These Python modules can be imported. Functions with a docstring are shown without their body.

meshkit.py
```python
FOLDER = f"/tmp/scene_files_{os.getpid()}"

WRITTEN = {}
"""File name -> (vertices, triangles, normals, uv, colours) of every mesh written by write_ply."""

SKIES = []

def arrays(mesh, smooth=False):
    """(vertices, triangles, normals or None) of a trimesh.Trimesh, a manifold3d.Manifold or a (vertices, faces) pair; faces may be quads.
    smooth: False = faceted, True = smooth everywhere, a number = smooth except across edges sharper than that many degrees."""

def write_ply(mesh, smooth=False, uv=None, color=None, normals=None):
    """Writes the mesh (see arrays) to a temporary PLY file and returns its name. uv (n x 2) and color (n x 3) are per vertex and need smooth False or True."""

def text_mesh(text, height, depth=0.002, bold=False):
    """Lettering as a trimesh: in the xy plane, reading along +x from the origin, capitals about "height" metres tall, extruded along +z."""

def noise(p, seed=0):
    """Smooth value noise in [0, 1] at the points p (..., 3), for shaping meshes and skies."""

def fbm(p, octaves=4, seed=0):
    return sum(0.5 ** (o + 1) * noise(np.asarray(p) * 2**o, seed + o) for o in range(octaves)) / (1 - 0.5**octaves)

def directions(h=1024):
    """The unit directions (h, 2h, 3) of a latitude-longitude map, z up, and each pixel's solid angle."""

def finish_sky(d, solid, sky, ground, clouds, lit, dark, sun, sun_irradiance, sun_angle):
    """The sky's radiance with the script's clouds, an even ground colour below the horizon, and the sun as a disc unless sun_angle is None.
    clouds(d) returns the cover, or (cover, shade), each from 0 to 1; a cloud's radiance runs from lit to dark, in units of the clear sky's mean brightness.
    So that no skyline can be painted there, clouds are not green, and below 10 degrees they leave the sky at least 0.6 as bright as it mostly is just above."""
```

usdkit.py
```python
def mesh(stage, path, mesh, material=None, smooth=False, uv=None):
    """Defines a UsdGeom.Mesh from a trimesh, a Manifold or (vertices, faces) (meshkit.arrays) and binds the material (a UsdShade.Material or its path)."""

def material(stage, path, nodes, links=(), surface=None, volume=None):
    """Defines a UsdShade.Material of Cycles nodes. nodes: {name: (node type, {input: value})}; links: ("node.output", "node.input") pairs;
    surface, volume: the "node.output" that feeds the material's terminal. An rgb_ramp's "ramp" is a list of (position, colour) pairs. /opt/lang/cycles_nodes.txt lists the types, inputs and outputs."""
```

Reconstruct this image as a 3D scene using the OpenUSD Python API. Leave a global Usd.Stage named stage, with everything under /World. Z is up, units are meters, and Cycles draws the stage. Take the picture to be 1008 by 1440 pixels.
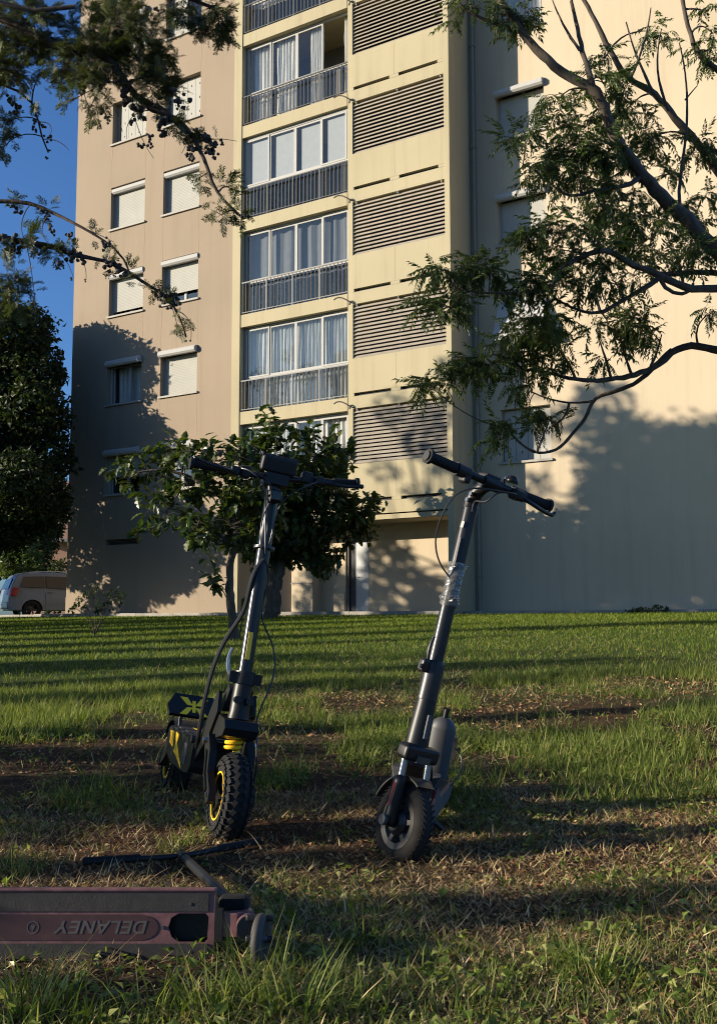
import math, random
import numpy as np, trimesh, manifold3d, usdkit, meshkit
from shapely.geometry import Polygon
from pxr import Usd, UsdGeom, UsdLux, UsdShade, Gf, Sdf, Vt

random.seed(7); RNG = np.random.default_rng(7)
PI = math.pi
stage = Usd.Stage.CreateInMemory()
UsdGeom.SetStageUpAxis(stage, 'Z'); UsdGeom.SetStageMetersPerUnit(stage, 1.0)
UsdGeom.Xform.Define(stage, '/World'); UsdGeom.Scope.Define(stage, '/World/Looks')

# ------------------------------------------------------------------ camera, sky, sun, exposure
EXPOSURE = 1.08
SUN_STRENGTH = 1.25
SKY_STRENGTH = 0.06
SUN_EL = math.radians(14.8)
SUN_H = np.array([-0.990, -0.138]); SUN_H /= np.linalg.norm(SUN_H)
SUN = np.array([SUN_H[0]*math.cos(SUN_EL), SUN_H[1]*math.cos(SUN_EL), math.sin(SUN_EL)])

EYE = np.array([0, 0, 0.75]); FPX = 1500.0; PITCH = 0.1019; ROLL = 0.0023
_r = np.array([1, 0, 0.]); FWD = np.array([0, math.cos(PITCH), math.sin(PITCH)]); _u = np.array([0, -math.sin(PITCH), math.cos(PITCH)])
RIGHT = math.cos(ROLL)*_r - math.sin(ROLL)*_u; UP = math.sin(ROLL)*_r + math.cos(ROLL)*_u
cam = UsdGeom.Camera.Define(stage, '/World/camera')
cam.CreateHorizontalApertureAttr(24.0); cam.CreateVerticalApertureAttr(24.0*1440/1008)
cam.CreateFocalLengthAttr(24.0*FPX/1008); cam.CreateFStopAttr(0.0)
cam.CreateClippingRangeAttr(Gf.Vec2f(0.05, 2000)); cam.CreateExposureAttr(EXPOSURE)
cam.AddTransformOp().Set(Gf.Matrix4d(*RIGHT, 0, *UP, 0, *(-FWD), 0, *EYE, 1))

sky = UsdLux.DomeLight.Define(stage, '/World/sky')
m = usdkit.material(stage, '/World/Looks/sky_light', {
    's': ('sky_texture', {'sky_type': 'single_scattering', 'sun_disc': False, 'sun_elevation': SUN_EL, 'sun_rotation': math.atan2(SUN_H[0], SUN_H[1]), 'air_density': 1.0, 'aerosol_density': 1.1, 'ozone_density': 3.0, 'altitude': 100.0}),
    't': ('mix', {'mix_type': 'multiply', 'fac': 1.0, 'color2': (0.64, 0.95, 1.38)}), 'b': ('background_shader', {'strength': SKY_STRENGTH})}, [('s.color', 't.color1'), ('t.color', 'b.color')], surface='b.background')
UsdShade.MaterialBindingAPI.Apply(sky.GetPrim()).Bind(m)
sky.GetPrim().SetCustomDataByKey('kind', 'structure')
sun = UsdLux.DistantLight.Define(stage, '/World/sun')
sun.CreateNormalizeAttr(True); sun.CreateIntensityAttr(SUN_STRENGTH); sun.CreateAngleAttr(0.5); sun.CreateColorAttr(Gf.Vec3f(1.0, 0.88, 0.70))
z = SUN; x = np.cross([0, 0, 1.0], z); x /= np.linalg.norm(x); y = np.cross(z, x)
sun.AddTransformOp().Set(Gf.Matrix4d(*x, 0, *y, 0, *z, 0, 0, 0, 0, 1))

# ------------------------------------------------------------------ helpers
_used = {}; TINTED = set()
def uname(parent, name):
    k = (str(parent), name); n = _used.get(k, 0); _used[k] = n + 1
    return name if n == 0 else f'{name}_{n:03d}'
def ppath(parent):
    return '/World' if parent is None else str(parent.GetPath())
def tag(o, label=None, cat=None, group=None, kind=None):
    for k, v in (('label', label), ('category', cat), ('group', group), ('kind', kind)):
        if v: o.SetCustomDataByKey(k, v)
    return o
def obj(name, mesh, mat, parent=None, smooth=False):
    p = ppath(parent)
    pr = usdkit.mesh(stage, f'{p}/{uname(p, name)}', mesh, mat, smooth)
    if str(mat.GetPath()) in TINTED:               # every leaf or blade its own tone
        from scipy.sparse import coo_matrix; from scipy.sparse.csgraph import connected_components
        f = np.array(pr.GetFaceVertexIndicesAttr().Get()).reshape(-1, 3); n = len(pr.GetPointsAttr().Get())
        c = connected_components(coo_matrix((np.ones(2*len(f)), (np.r_[f[:, 0], f[:, 0]], np.r_[f[:, 1], f[:, 2]])), (n, n)), directed=False)[1]
        t = np.random.default_rng(n).random(c.max()+1)[c]
        UsdGeom.PrimvarsAPI(pr).CreatePrimvar('tone', Sdf.ValueTypeNames.FloatArray, 'vertex').Set(Vt.FloatArray.FromNumpy(t.astype(np.float32)))
    return pr.GetPrim()
def thing(name, label, cat, matrix=None, group=None):
    x = UsdGeom.Xform.Define(stage, '/World/' + uname('/World', name))
    if matrix is not None:
        x.AddTransformOp().Set(Gf.Matrix4d(np.asarray(matrix, float).T.tolist()))
    return tag(x.GetPrim(), label, cat, group)
def holder(name, parent):
    p = ppath(parent)
    return UsdGeom.Xform.Define(stage, f'{p}/{uname(p, name)}').GetPrim()
def structure(name, mesh, mat, smooth=False):
    return tag(obj(name, mesh, mat, None, smooth), kind='structure')
def at(px, py, d):                      # the point a given distance ahead that the photograph shows at a pixel
    return EYE + (RIGHT*(px-504)/FPX + UP*(720-py)/FPX + FWD)*d
def onground(px, py):
    r = RIGHT*(px-504)/FPX + UP*(720-py)/FPX + FWD
    d = 1.0
    for _ in range(60):
        p = EYE + r*d; d += (p[2]-gz(p[0], p[1]))*2.0
    return EYE + r*d
def cat(ms):
    ms = [m for m in ms if m is not None]
    vs, fs, n = [], [], 0
    for m in ms:
        v, f = (np.asarray(m.vertices), np.asarray(m.faces)) if hasattr(m, 'vertices') else m
        vs.append(v); fs.append(np.asarray(f)+n); n += len(v)
    return np.vstack(vs), np.vstack(fs)
def box(c, s, R=None):
    m = trimesh.creation.box(s)
    if R is not None: m.apply_transform(np.block([[R, np.zeros((3, 1))], [np.zeros((1, 3)), 1]]))
    m.apply_translation(c); return m
def bx(x0, x1, y0, y1, z0, z1):
    return box(((x0+x1)/2, (y0+y1)/2, (z0+z1)/2), (abs(x1-x0), abs(y1-y0), abs(z1-z0)))
def rbox(c, s, r=0.01, R=None, n=4):    # rounded box
    h = np.array(s)/2 - r
    sp = trimesh.creation.icosphere(1, r)
    pts = np.vstack([sp.vertices + h*np.array(q) for q in np.array(np.meshgrid([-1, 1], [-1, 1], [-1, 1])).T.reshape(-1, 3)])
    m = trimesh.convex.convex_hull(pts)
    if R is not None: m.apply_transform(np.block([[R, np.zeros((3, 1))], [np.zeros((1, 3)), 1]]))
    m.apply_translation(c); return m
def hull(pts): return trimesh.convex.convex_hull(np.asarray(pts, float))
def frame_of(d):
    d = np.asarray(d, float); d = d/np.linalg.norm(d)
    a = np.array([0, 0, 1.0]) if abs(d[2]) < 0.9 else np.array([1.0, 0, 0])
    u = np.cross(a, d); u /= np.linalg.norm(u); return u, np.cross(d, u), d
def cyl(p0, p1, r, r1=None, n=16):
    return tube([p0, p1], [r, r if r1 is None else r1], n)
def tube(path, radii, n=8, cap=True):
    P = np.asarray(path, float); k = len(P)
    radii = np.broadcast_to(np.asarray(radii, float), (k,)) if np.ndim(radii) == 0 or len(radii) != k else np.asarray(radii, float)
    T = np.gradient(P, axis=0) if k > 2 else np.repeat((P[1]-P[0])[None], 2, 0)
    T /= np.maximum(np.linalg.norm(T, axis=1, keepdims=True), 1e-9)
    u, w, _ = frame_of(T[0]); a = np.arange(n)*2*PI/n
    V = []
    for i in range(k):
        u = u - T[i]*np.dot(u, T[i]); u /= np.linalg.norm(u); w = np.cross(T[i], u)
        V.append(P[i] + radii[i]*(np.cos(a)[:, None]*u + np.sin(a)[:, None]*w))
    V = np.vstack(V); F = []
    j = np.arange(n); j2 = (j+1) % n
    for i in range(k-1):
        F.append(np.stack([i*n+j, i*n+j2, (i+1)*n+j2], 1)); F.append(np.stack([i*n+j, (i+1)*n+j2, (i+1)*n+j], 1))
    if cap:
        V = np.vstack([V, P[0], P[-1]]); c0, c1 = len(V)-2, len(V)-1
        F.append(np.stack([np.full(n, c0), j2, j], 1)); F.append(np.stack([np.full(n, c1), (k-1)*n+j, (k-1)*n+j2], 1))
    return trimesh.Trimesh(V, np.vstack(F), process=False)
def smooth_path(pts, n=24):
    from scipy.interpolate import PchipInterpolator, CubicSpline
    P = np.asarray(pts, float); t = np.r_[0, np.cumsum(np.linalg.norm(np.diff(P, axis=0), axis=1)+1e-6)]
    if len(P) < 3: return np.linspace(P[0], P[-1], n)
    return CubicSpline(t, P)(np.linspace(0, t[-1], n))
def extrude(poly, h, place=np.eye(4)):
    m = trimesh.creation.extrude_polygon(Polygon(poly) if not isinstance(poly, Polygon) else poly, h, engine='earcut')
    m.apply_transform(place); return m
def side_plate(poly_xz, y0, y1):        # outline in x-z, thickness along y
    m = trimesh.creation.extrude_polygon(poly_xz if isinstance(poly_xz, Polygon) else Polygon(poly_xz), abs(y1-y0), engine='earcut')
    v = m.vertices.copy(); m.vertices = np.stack([v[:, 0], max(y0, y1)-v[:, 2], v[:, 1]], 1)
    return m
def revolve_y(profile, n=48, center=(0, 0, 0)):   # profile of (radius, y)
    m = trimesh.creation.revolve(np.asarray(profile, float), sections=n)
    v = m.vertices.copy(); m.vertices = np.stack([v[:, 0], v[:, 2], -v[:, 1]], 1) + np.asarray(center)
    return m
def rotm(axis, ang):
    return trimesh.transformations.rotation_matrix(ang, axis)[:3, :3]
def mat4(R=np.eye(3), t=(0, 0, 0)):
    M = np.eye(4); M[:3, :3] = R; M[:3, 3] = t; return M
def moved(m, M):
    m = m.copy(); m.apply_transform(M); return m
def scatter(templates, which, R, pos, scale):     # many transformed copies of small templates as one mesh
    Vs, Fs, n = [], [], 0
    for k, (tv, tf) in enumerate(templates):
        s = np.nonzero(which == k)[0]
        if not len(s): continue
        V = np.einsum('nij,vj->nvi', R[s], tv)*scale[s][:, None, None] + pos[s][:, None]
        F = tf[None] + (np.arange(len(s))*len(tv))[:, None, None] + n
        Vs.append(V.reshape(-1, 3)); Fs.append(F.reshape(-1, 3)); n += V.shape[0]*V.shape[1]
    return np.vstack(Vs), np.vstack(Fs)
def rand_dirs(n, rng=RNG):
    d = rng.normal(size=(n, 3)); return d/np.linalg.norm(d, axis=1, keepdims=True)
def basis(fwd, up):                      # matrices whose x axis is fwd and z axis nearest to up
    fwd = fwd/np.linalg.norm(fwd, axis=-1, keepdims=True)
    s = np.cross(up, fwd); s /= np.maximum(np.linalg.norm(s, axis=-1, keepdims=True), 1e-9)
    return np.stack([fwd, s, np.cross(fwd, s)], -1)
def smoothstep(a, b, x):
    t = np.clip((x-a)/(b-a), 0, 1); return t*t*(3-2*t)

# ------------------------------------------------------------------ materials
LK = '/World/Looks/'
def plain(name, col, rough=0.6, metal=0.0, var=0.12, scale=6.0, bump=0.0, bscale=60.0, bdist=0.004, coat=0.0, spec=0.5, object_space=True):
    nodes = {'tc': ('texture_coordinate', {}), 'n': ('noise_texture', {'scale': scale, 'detail': 5.0, 'roughness': 0.6}),
             'r': ('rgb_ramp', {'ramp': [(0.25, tuple(np.array(col)*(1-var))), (0.75, tuple(np.minimum(np.array(col)*(1+var), 1)))]}),
             'p': ('principled_bsdf', {'roughness': rough, 'metallic': metal, 'coat_weight': coat, 'specular_ior_level': spec})}
    links = [('tc.object', 'n.vector'), ('n.fac', 'r.fac'), ('r.color', 'p.base_color')]
    if bump:
        nodes['n2'] = ('noise_texture', {'scale': bscale, 'detail': 4.0, 'roughness': 0.6}); nodes['b'] = ('bump', {'strength': bump, 'distance': bdist})
        links += [('tc.object', 'n2.vector'), ('n2.fac', 'b.height'), ('b.normal', 'p.normal')]
    return usdkit.material(stage, LK+name, nodes, links, surface='p.BSDF')
def wall_mat(name, col, streak=0.10):    # painted render: large soft patches, vertical rain streaks, fine grain
    c = np.array(col)
    return usdkit.material(stage, LK+name, {
        'tc': ('texture_coordinate', {}),
        'big': ('noise_texture', {'scale': 0.35, 'detail': 4.0, 'roughness': 0.55}),
        'map': ('mapping', {'scale': (2.2, 2.2, 0.12)}), 'st': ('noise_texture', {'scale': 1.6, 'detail': 5.0, 'roughness': 0.65}),
        'fine': ('noise_texture', {'scale': 90.0, 'detail': 3.0, 'roughness': 0.7}),
        'r1': ('rgb_ramp', {'ramp': [(0.3, tuple(c*0.93)), (0.7, tuple(c*1.05))]}),
        'r2': ('rgb_ramp', {'ramp': [(0.28, (1-streak*1.6, 1-streak*1.7, 1-streak*1.8)), (0.5, (1, 1, 1)), (0.8, (1.0, 1.0, 1.0))]}),
        'r3': ('rgb_ramp', {'ramp': [(0.3, (0.94, 0.94, 0.94)), (0.7, (1.0, 1.0, 1.0))]}),
        'm1': ('mix', {'mix_type': 'multiply', 'fac': 1.0}), 'm2': ('mix', {'mix_type': 'multiply', 'fac': 1.0}),
        'b': ('bump', {'strength': 0.5, 'distance': 0.004}),
        'p': ('principled_bsdf', {'roughness': 0.9, 'specular_ior_level': 0.2})},
        [('tc.object', 'big.vector'), ('tc.object', 'map.vector'), ('map.vector', 'st.vector'), ('tc.object', 'fine.vector'), ('big.fac', 'r1.fac'), ('st.fac', 'r2.fac'), ('fine.fac', 'r3.fac'),
         ('r1.color', 'm1.color1'), ('r2.color', 'm1.color2'), ('m1.color', 'm2.color1'), ('r3.color', 'm2.color2'), ('m2.color', 'p.base_color'), ('fine.fac', 'b.height'), ('b.normal', 'p.normal')], surface='p.BSDF')
def leaf_mat(name, cols, rough=0.45, trans=0.35, tint=(1.3, 1.5, 0.5), spec=0.4):
    n = len(cols)
    t = np.array(tint); TINTED.add(LK+name)
    return usdkit.material(stage, LK+name, {
        'g': ('attribute', {'attribute': 'tone'}), 'r': ('rgb_ramp', {'ramp': [(i/(n-1), c) for i, c in enumerate(cols)]}),
        'rt': ('rgb_ramp', {'ramp': [(i/(n-1), tuple(np.minimum(np.array(c)*t, 1))) for i, c in enumerate(cols)]}),
        'p': ('principled_bsdf', {'roughness': rough, 'specular_ior_level': spec}), 't': ('translucent_bsdf', {}), 'mx': ('mix_closure', {'fac': trans})},
        [('g.fac', 'r.fac'), ('g.fac', 'rt.fac'), ('r.color', 'p.base_color'), ('rt.color', 't.color'), ('p.BSDF', 'mx.closure1'), ('t.BSDF', 'mx.closure2')], surface='mx.closure')
def glass_mat(name, tint=(0.9, 0.95, 1.0)):
    return usdkit.material(stage, LK+name, {'lw': ('layer_weight', {'blend': 0.5}), 'pw': ('math', {'math_type': 'power', 'value2': 4.0}), 'f': ('math', {'math_type': 'multiply_add', 'value2': 0.9, 'value3': 0.06}), 't': ('transparent_bsdf', {'color': tint}), 'g': ('glossy_bsdf', {'color': (0.95, 0.95, 0.95), 'roughness': 0.02}), 'm': ('mix_closure', {})},
        [('lw.facing', 'pw.value1'), ('pw.value', 'f.value1'), ('f.value', 'm.fac'), ('t.BSDF', 'm.closure1'), ('g.BSDF', 'm.closure2')], surface='m.closure')
def bark_mat(name, col, scale=14.0):
    c = np.array(col)
    return usdkit.material(stage, LK+name, {
        'tc': ('texture_coordinate', {}), 'map': ('mapping', {'scale': (1, 1, 0.35)}), 'n': ('noise_texture', {'scale': scale, 'detail': 6.0, 'roughness': 0.65}),
        'v': ('voronoi_texture', {'scale': scale*2.0}), 'r': ('rgb_ramp', {'ramp': [(0.3, tuple(c*0.55)), (0.5, tuple(c)), (0.75, tuple(c*1.5))]}),
        'b': ('bump', {'strength': 0.9, 'distance': 0.012}), 'p': ('principled_bsdf', {'roughness': 0.9, 'specular_ior_level': 0.2})},
        [('tc.object', 'map.vector'), ('map.vector', 'n.vector'), ('map.vector', 'v.vector'), ('n.fac', 'r.fac'), ('r.color', 'p.base_color'), ('n.fac', 'b.height'), ('b.normal', 'p.normal')], surface='p.BSDF')

M = {}
M['salmon'] = wall_mat('salmon_render', (0.262, 0.208, 0.152), 0.05)
M['cream'] = wall_mat('cream_render', (0.455, 0.378, 0.268), 0.06)
M['yellow'] = wall_mat('yellow_render', (0.360, 0.315, 0.206), 0.09)
M['white'] = plain('white_paint', (0.36, 0.355, 0.34), 0.8, spec=0.15, var=0.05)
M['shutter'] = plain('shutter_white', (0.345, 0.338, 0.305), 0.85, spec=0.1, var=0.05, scale=3)
M['sill'] = plain('sill_concrete', (0.30, 0.28, 0.25), 0.8, bump=0.3)
M['slat'] = plain('slat_grey_beige', (0.25, 0.222, 0.185), 0.85, spec=0.15, var=0.15, scale=4)
M['rail'] = plain('railing_metal', (0.10, 0.10, 0.098), 0.8, spec=0.15, var=0.1)
M['rail_light'] = plain('railing_light', (0.24, 0.236, 0.225), 0.8, spec=0.15, var=0.1)
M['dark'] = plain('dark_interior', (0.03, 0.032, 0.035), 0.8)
M['room'] = plain('room_wall', (0.15, 0.145, 0.13), 0.9)
M['blind'] = plain('grey_blind', (0.30, 0.31, 0.31), 0.8, var=0.06)
M['curtain'] = plain('white_curtain', (0.55, 0.54, 0.50), 0.9, var=0.06)
M['drape'] = plain('dark_drape', (0.085, 0.092, 0.098), 0.9, var=0.1)
M['curtain_blue'] = plain('pale_blue_curtain', (0.40, 0.415, 0.40), 0.9, var=0.08)
M['glass'] = glass_mat('window_glass', (0.87, 0.885, 0.885))
M['rod'] = plain('rusty_rod', (0.10, 0.08, 0.06), 0.7, bump=0.3)
M['pipe'] = plain('pipe_paint', (0.25, 0.215, 0.165), 0.6)
M['joint'] = plain('joint_shadow_line', (0.30, 0.21, 0.14), 0.9)
M['concrete'] = plain('concrete', (0.25, 0.23, 0.20), 0.9, var=0.25, scale=3, bump=0.4, bscale=80)
M['asphalt'] = plain('asphalt', (0.05, 0.05, 0.052), 0.9, var=0.3, scale=3, bump=0.5, bscale=150)
M['door'] = plain('pale_door', (0.32, 0.33, 0.34), 0.5, var=0.05)
M['brown'] = plain('brown_metal', (0.12, 0.095, 0.075), 0.6)
M['black'] = plain('black_paint', (0.006, 0.006, 0.006), 0.42, spec=0.32, var=0.3, scale=25, bump=0.12, bscale=220, bdist=0.0008)
M['black_satin'] = plain('black_satin', (0.007, 0.007, 0.007), 0.26, spec=0.4, var=0.3, scale=30)
M['plastic'] = plain('black_plastic', (0.008, 0.008, 0.008), 0.5, spec=0.35, var=0.35, scale=40, bump=0.15, bscale=300, bdist=0.0006)
M['rubber'] = plain('tyre_rubber', (0.011, 0.0105, 0.010), 0.85, spec=0.3, var=0.5, scale=25, bump=0.4, bscale=160, bdist=0.001)
M['rubber_dusty'] = plain('dusty_rubber', (0.014, 0.013, 0.012), 0.9, spec=0.25, var=0.5, scale=18, bump=0.4, bscale=160, bdist=0.001)
M['grip'] = plain('grip_rubber', (0.008, 0.008, 0.008), 0.75, spec=0.3, var=0.3, bump=0.5, bscale=400, bdist=0.001)
M['cable'] = plain('cable_black', (0.015, 0.015, 0.016), 0.4)
M['yellow_paint'] = plain('yellow_paint', (0.78, 0.45, 0.014), 0.4, var=0.08)
M['gun'] = plain('gunmetal', (0.026, 0.026, 0.0265), 0.33, metal=0.6, var=0.15, scale=20)
M['darkgrey'] = plain('dark_grey_paint', (0.013, 0.013, 0.0135), 0.38, spec=0.4, var=0.15, scale=20)
M['midgrey'] = plain('grey_plastic', (0.042, 0.042, 0.044), 0.55, var=0.2, scale=20)
M['steel'] = plain('bright_steel', (0.45, 0.45, 0.44), 0.22, metal=1.0, var=0.1)
M['alloy_bright'] = plain('fork_metal', (0.22, 0.22, 0.215), 0.3, metal=0.8, var=0.1)
M['alloy'] = plain('wheel_alloy', (0.05, 0.045, 0.04), 0.5, metal=0.3, var=0.35, scale=30)
M['film'] = usdkit.material(stage, LK+'clear_film', {'f': ('layer_weight', {'blend': 0.25}), 't': ('transparent_bsdf', {'color': (0.86, 0.86, 0.84)}), 'g': ('glossy_bsdf', {'color': (0.6, 0.6, 0.6), 'roughness': 0.22}), 'd': ('diffuse_bsdf', {'color': (0.4, 0.39, 0.36)}), 'm': ('mix_closure', {}), 'm2': ('mix_closure', {'fac': 0.16})},
    [('f.facing', 'm.fac'), ('t.BSDF', 'm.closure1'), ('g.BSDF', 'm.closure2'), ('m.closure', 'm2.closure1'), ('d.BSDF', 'm2.closure2')], surface='m2.closure')
M['pink'] = plain('pink_paint', (0.135, 0.062, 0.062), 0.42, var=0.45, scale=34, bump=0.1, bscale=90)
M['red'] = plain('dark_red_print', (0.042, 0.014, 0.016), 0.5, var=0.3, scale=20)
M['scraped'] = plain('scraped_black', (0.018, 0.016, 0.016), 0.75, var=0.6, scale=30, bump=0.5, bscale=160, bdist=0.001)
M['letter'] = plain('letter_grey', (0.062, 0.054, 0.054), 0.6, var=0.25, scale=60)
M['wheel_worn'] = plain('worn_wheel', (0.032, 0.029, 0.026), 0.7, var=0.3, scale=25)
M['lens'] = plain('lamp_lens', (0.30, 0.30, 0.28), 0.15, var=0.05)
M['red_lens'] = plain('red_lens', (0.25, 0.008, 0.010), 0.15, var=0.1)
M['car'] = plain('car_grey', (0.10, 0.128, 0.165), 0.35, var=0.04, coat=0.2)
M['car_glass'] = plain('car_glass', (0.008, 0.009, 0.010), 0.06, var=0.02)
M['bark'] = bark_mat('bark_grey', (0.085, 0.068, 0.052))
M['bark_dark'] = bark_mat('bark_dark', (0.055, 0.042, 0.034), 22)
M['bark_pale'] = bark_mat('bark_pale', (0.15, 0.125, 0.10), 18)
M['cone'] = plain('cone_brown', (0.045, 0.036, 0.028), 0.85, var=0.4, scale=40, bump=0.6, bscale=120)
M['leaf_melia'] = leaf_mat('leaf_melia', [(0.038, 0.059, 0.016), (0.057, 0.084, 0.020), (0.076, 0.100, 0.025), (0.108, 0.123, 0.032)], 0.45, 0.35)
M['leaf_fig'] = leaf_mat('leaf_fig', [(0.024, 0.041, 0.013), (0.036, 0.056, 0.017), (0.047, 0.067, 0.018), (0.083, 0.096, 0.022)], 0.4, 0.28)
M['leaf_oak'] = leaf_mat('leaf_oak', [(0.016, 0.028, 0.011), (0.027, 0.041, 0.014), (0.040, 0.053, 0.018), (0.054, 0.065, 0.020)], 0.55, 0.2, (1.3, 1.5, 0.5), 0.2)
M['leaf_bright'] = leaf_mat('leaf_bright', [(0.043, 0.068, 0.017), (0.068, 0.093, 0.021), (0.093, 0.119, 0.030)], 0.5, 0.35)
M['leaf_cypress'] = leaf_mat('leaf_cypress', [(0.046, 0.059, 0.030), (0.070, 0.084, 0.038), (0.100, 0.112, 0.047), (0.131, 0.134, 0.055)], 0.6, 0.2)
M['grass'] = leaf_mat('grass_blades', [(0.043, 0.072, 0.012), (0.081, 0.124, 0.021), (0.133, 0.180, 0.034), (0.199, 0.232, 0.056), (0.361, 0.350, 0.128)], 0.6, 0.4, (1.25, 1.3, 0.6), 0.2)
M['grass_lawn'] = leaf_mat('lawn_blades', [(0.045, 0.080, 0.009), (0.076, 0.127, 0.013), (0.111, 0.164, 0.018), (0.161, 0.197, 0.028), (0.268, 0.263, 0.067)], 0.6, 0.4, (1.25, 1.3, 0.6), 0.2)
M['straw'] = leaf_mat('dry_straw', [(0.052, 0.030, 0.015), (0.123, 0.076, 0.034), (0.256, 0.172, 0.078), (0.431, 0.317, 0.155), (0.677, 0.538, 0.295)], 0.8, 0.2, (1.1, 1.05, 0.8))
M['litter'] = leaf_mat('leaf_litter', [(0.044, 0.022, 0.011), (0.141, 0.060, 0.027), (0.284, 0.134, 0.058), (0.186, 0.144, 0.058), (0.491, 0.326, 0.161)], 0.8, 0.15, (1.1, 1.0, 0.8))
M['dry_leaf'] = plain('pale_dry_leaf', (0.34, 0.33, 0.20), 0.7, var=0.2, scale=60)
M['soil'] = usdkit.material(stage, LK+'lawn_soil', {
    'g': ('geometry', {}), 'n': ('noise_texture', {'scale': 0.55, 'detail': 5.0, 'roughness': 0.6}), 'n2': ('noise_texture', {'scale': 24.0, 'detail': 6.0, 'roughness': 0.7}),
    's': ('separate_xyz', {}), 'mr': ('map_range', {'from_min': 6.0, 'from_max': 13.0, 'to_min': 0.0, 'to_max': 0.55, 'clamp': True}), 'ad': ('math', {'math_type': 'add', 'use_clamp': True}),
    'r': ('rgb_ramp', {'ramp': [(0.35, (0.085, 0.042, 0.024)), (0.52, (0.055, 0.035, 0.020)), (0.68, (0.045, 0.058, 0.018)), (1.0, (0.045, 0.075, 0.016))]}),
    'r2': ('rgb_ramp', {'ramp': [(0.3, (0.45, 0.42, 0.40)), (0.55, (1, 1, 1)), (0.75, (1.5, 1.4, 1.3))]}), 'm': ('mix', {'mix_type': 'multiply', 'fac': 1.0}),
    'b': ('bump', {'strength': 1.0, 'distance': 0.02}), 'p': ('principled_bsdf', {'roughness': 0.95, 'specular_ior_level': 0.1})},
    [('g.position', 'n.vector'), ('g.position', 'n2.vector'), ('g.position', 's.vector'), ('s.y', 'mr.value'), ('n.fac', 'ad.value1'), ('mr.result', 'ad.value2'), ('ad.value', 'r.fac'), ('n2.fac', 'r2.fac'), ('r.color', 'm.color1'), ('r2.color', 'm.color2'), ('m.color', 'p.base_color'), ('n2.fac', 'b.height'), ('b.normal', 'p.normal')], surface='p.BSDF')


# ------------------------------------------------------------------ ground
YAW = -0.5772; ORG = np.array([-9.1281, 33.3733, 0.93])
EX = np.array([math.cos(YAW), math.sin(YAW), 0]); EY = np.array([-math.sin(YAW), math.cos(YAW), 0])
def bY(x, y): return (x-ORG[0])*EY[0] + (y-ORG[1])*EY[1]
def bX(x, y): return (x-ORG[0])*EX[0] + (y-ORG[1])*EX[1]
def gz(x, y):
    x = np.asarray(x, float); y = np.asarray(y, float)
    s = bY(x, y)
    t = np.clip((s+20.5)/19.7, 0, 1)
    base = 0.88*(0.75*t + 0.25*t*t*(3-2*t))
    p = np.stack([x, y, 0*x], -1)
    near = 1-smoothstep(8, 16, y)
    b = (meshkit.fbm(p*0.5, 3, 3)-0.5)*0.10*near + (meshkit.fbm(p*4.0, 3, 5)-0.5)*0.035*near
    flat = smoothstep(-1.6, -0.9, s)
    return base + b*(1-flat)
def to_b(X, Y, Z=0.0): return ORG + EX*X + EY*Y + np.array([0, 0, Z])
xs = np.unique(np.round(np.r_[-220:-40:20, -40:-12:2, -12:-3:0.3, -3:3:0.045, 3:12:0.3, 12:40:2, 40:221:20], 3))
ys = np.unique(np.round(np.r_[-80:-4:8, -4:1.4:0.4, 1.4:7:0.045, 7:14:0.15, 14:36:0.5, 36:80:4, 80:301:20], 3))
gx, gy = np.meshgrid(xs, ys); V = np.stack([gx, gy, gz(gx, gy)], -1)
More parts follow.
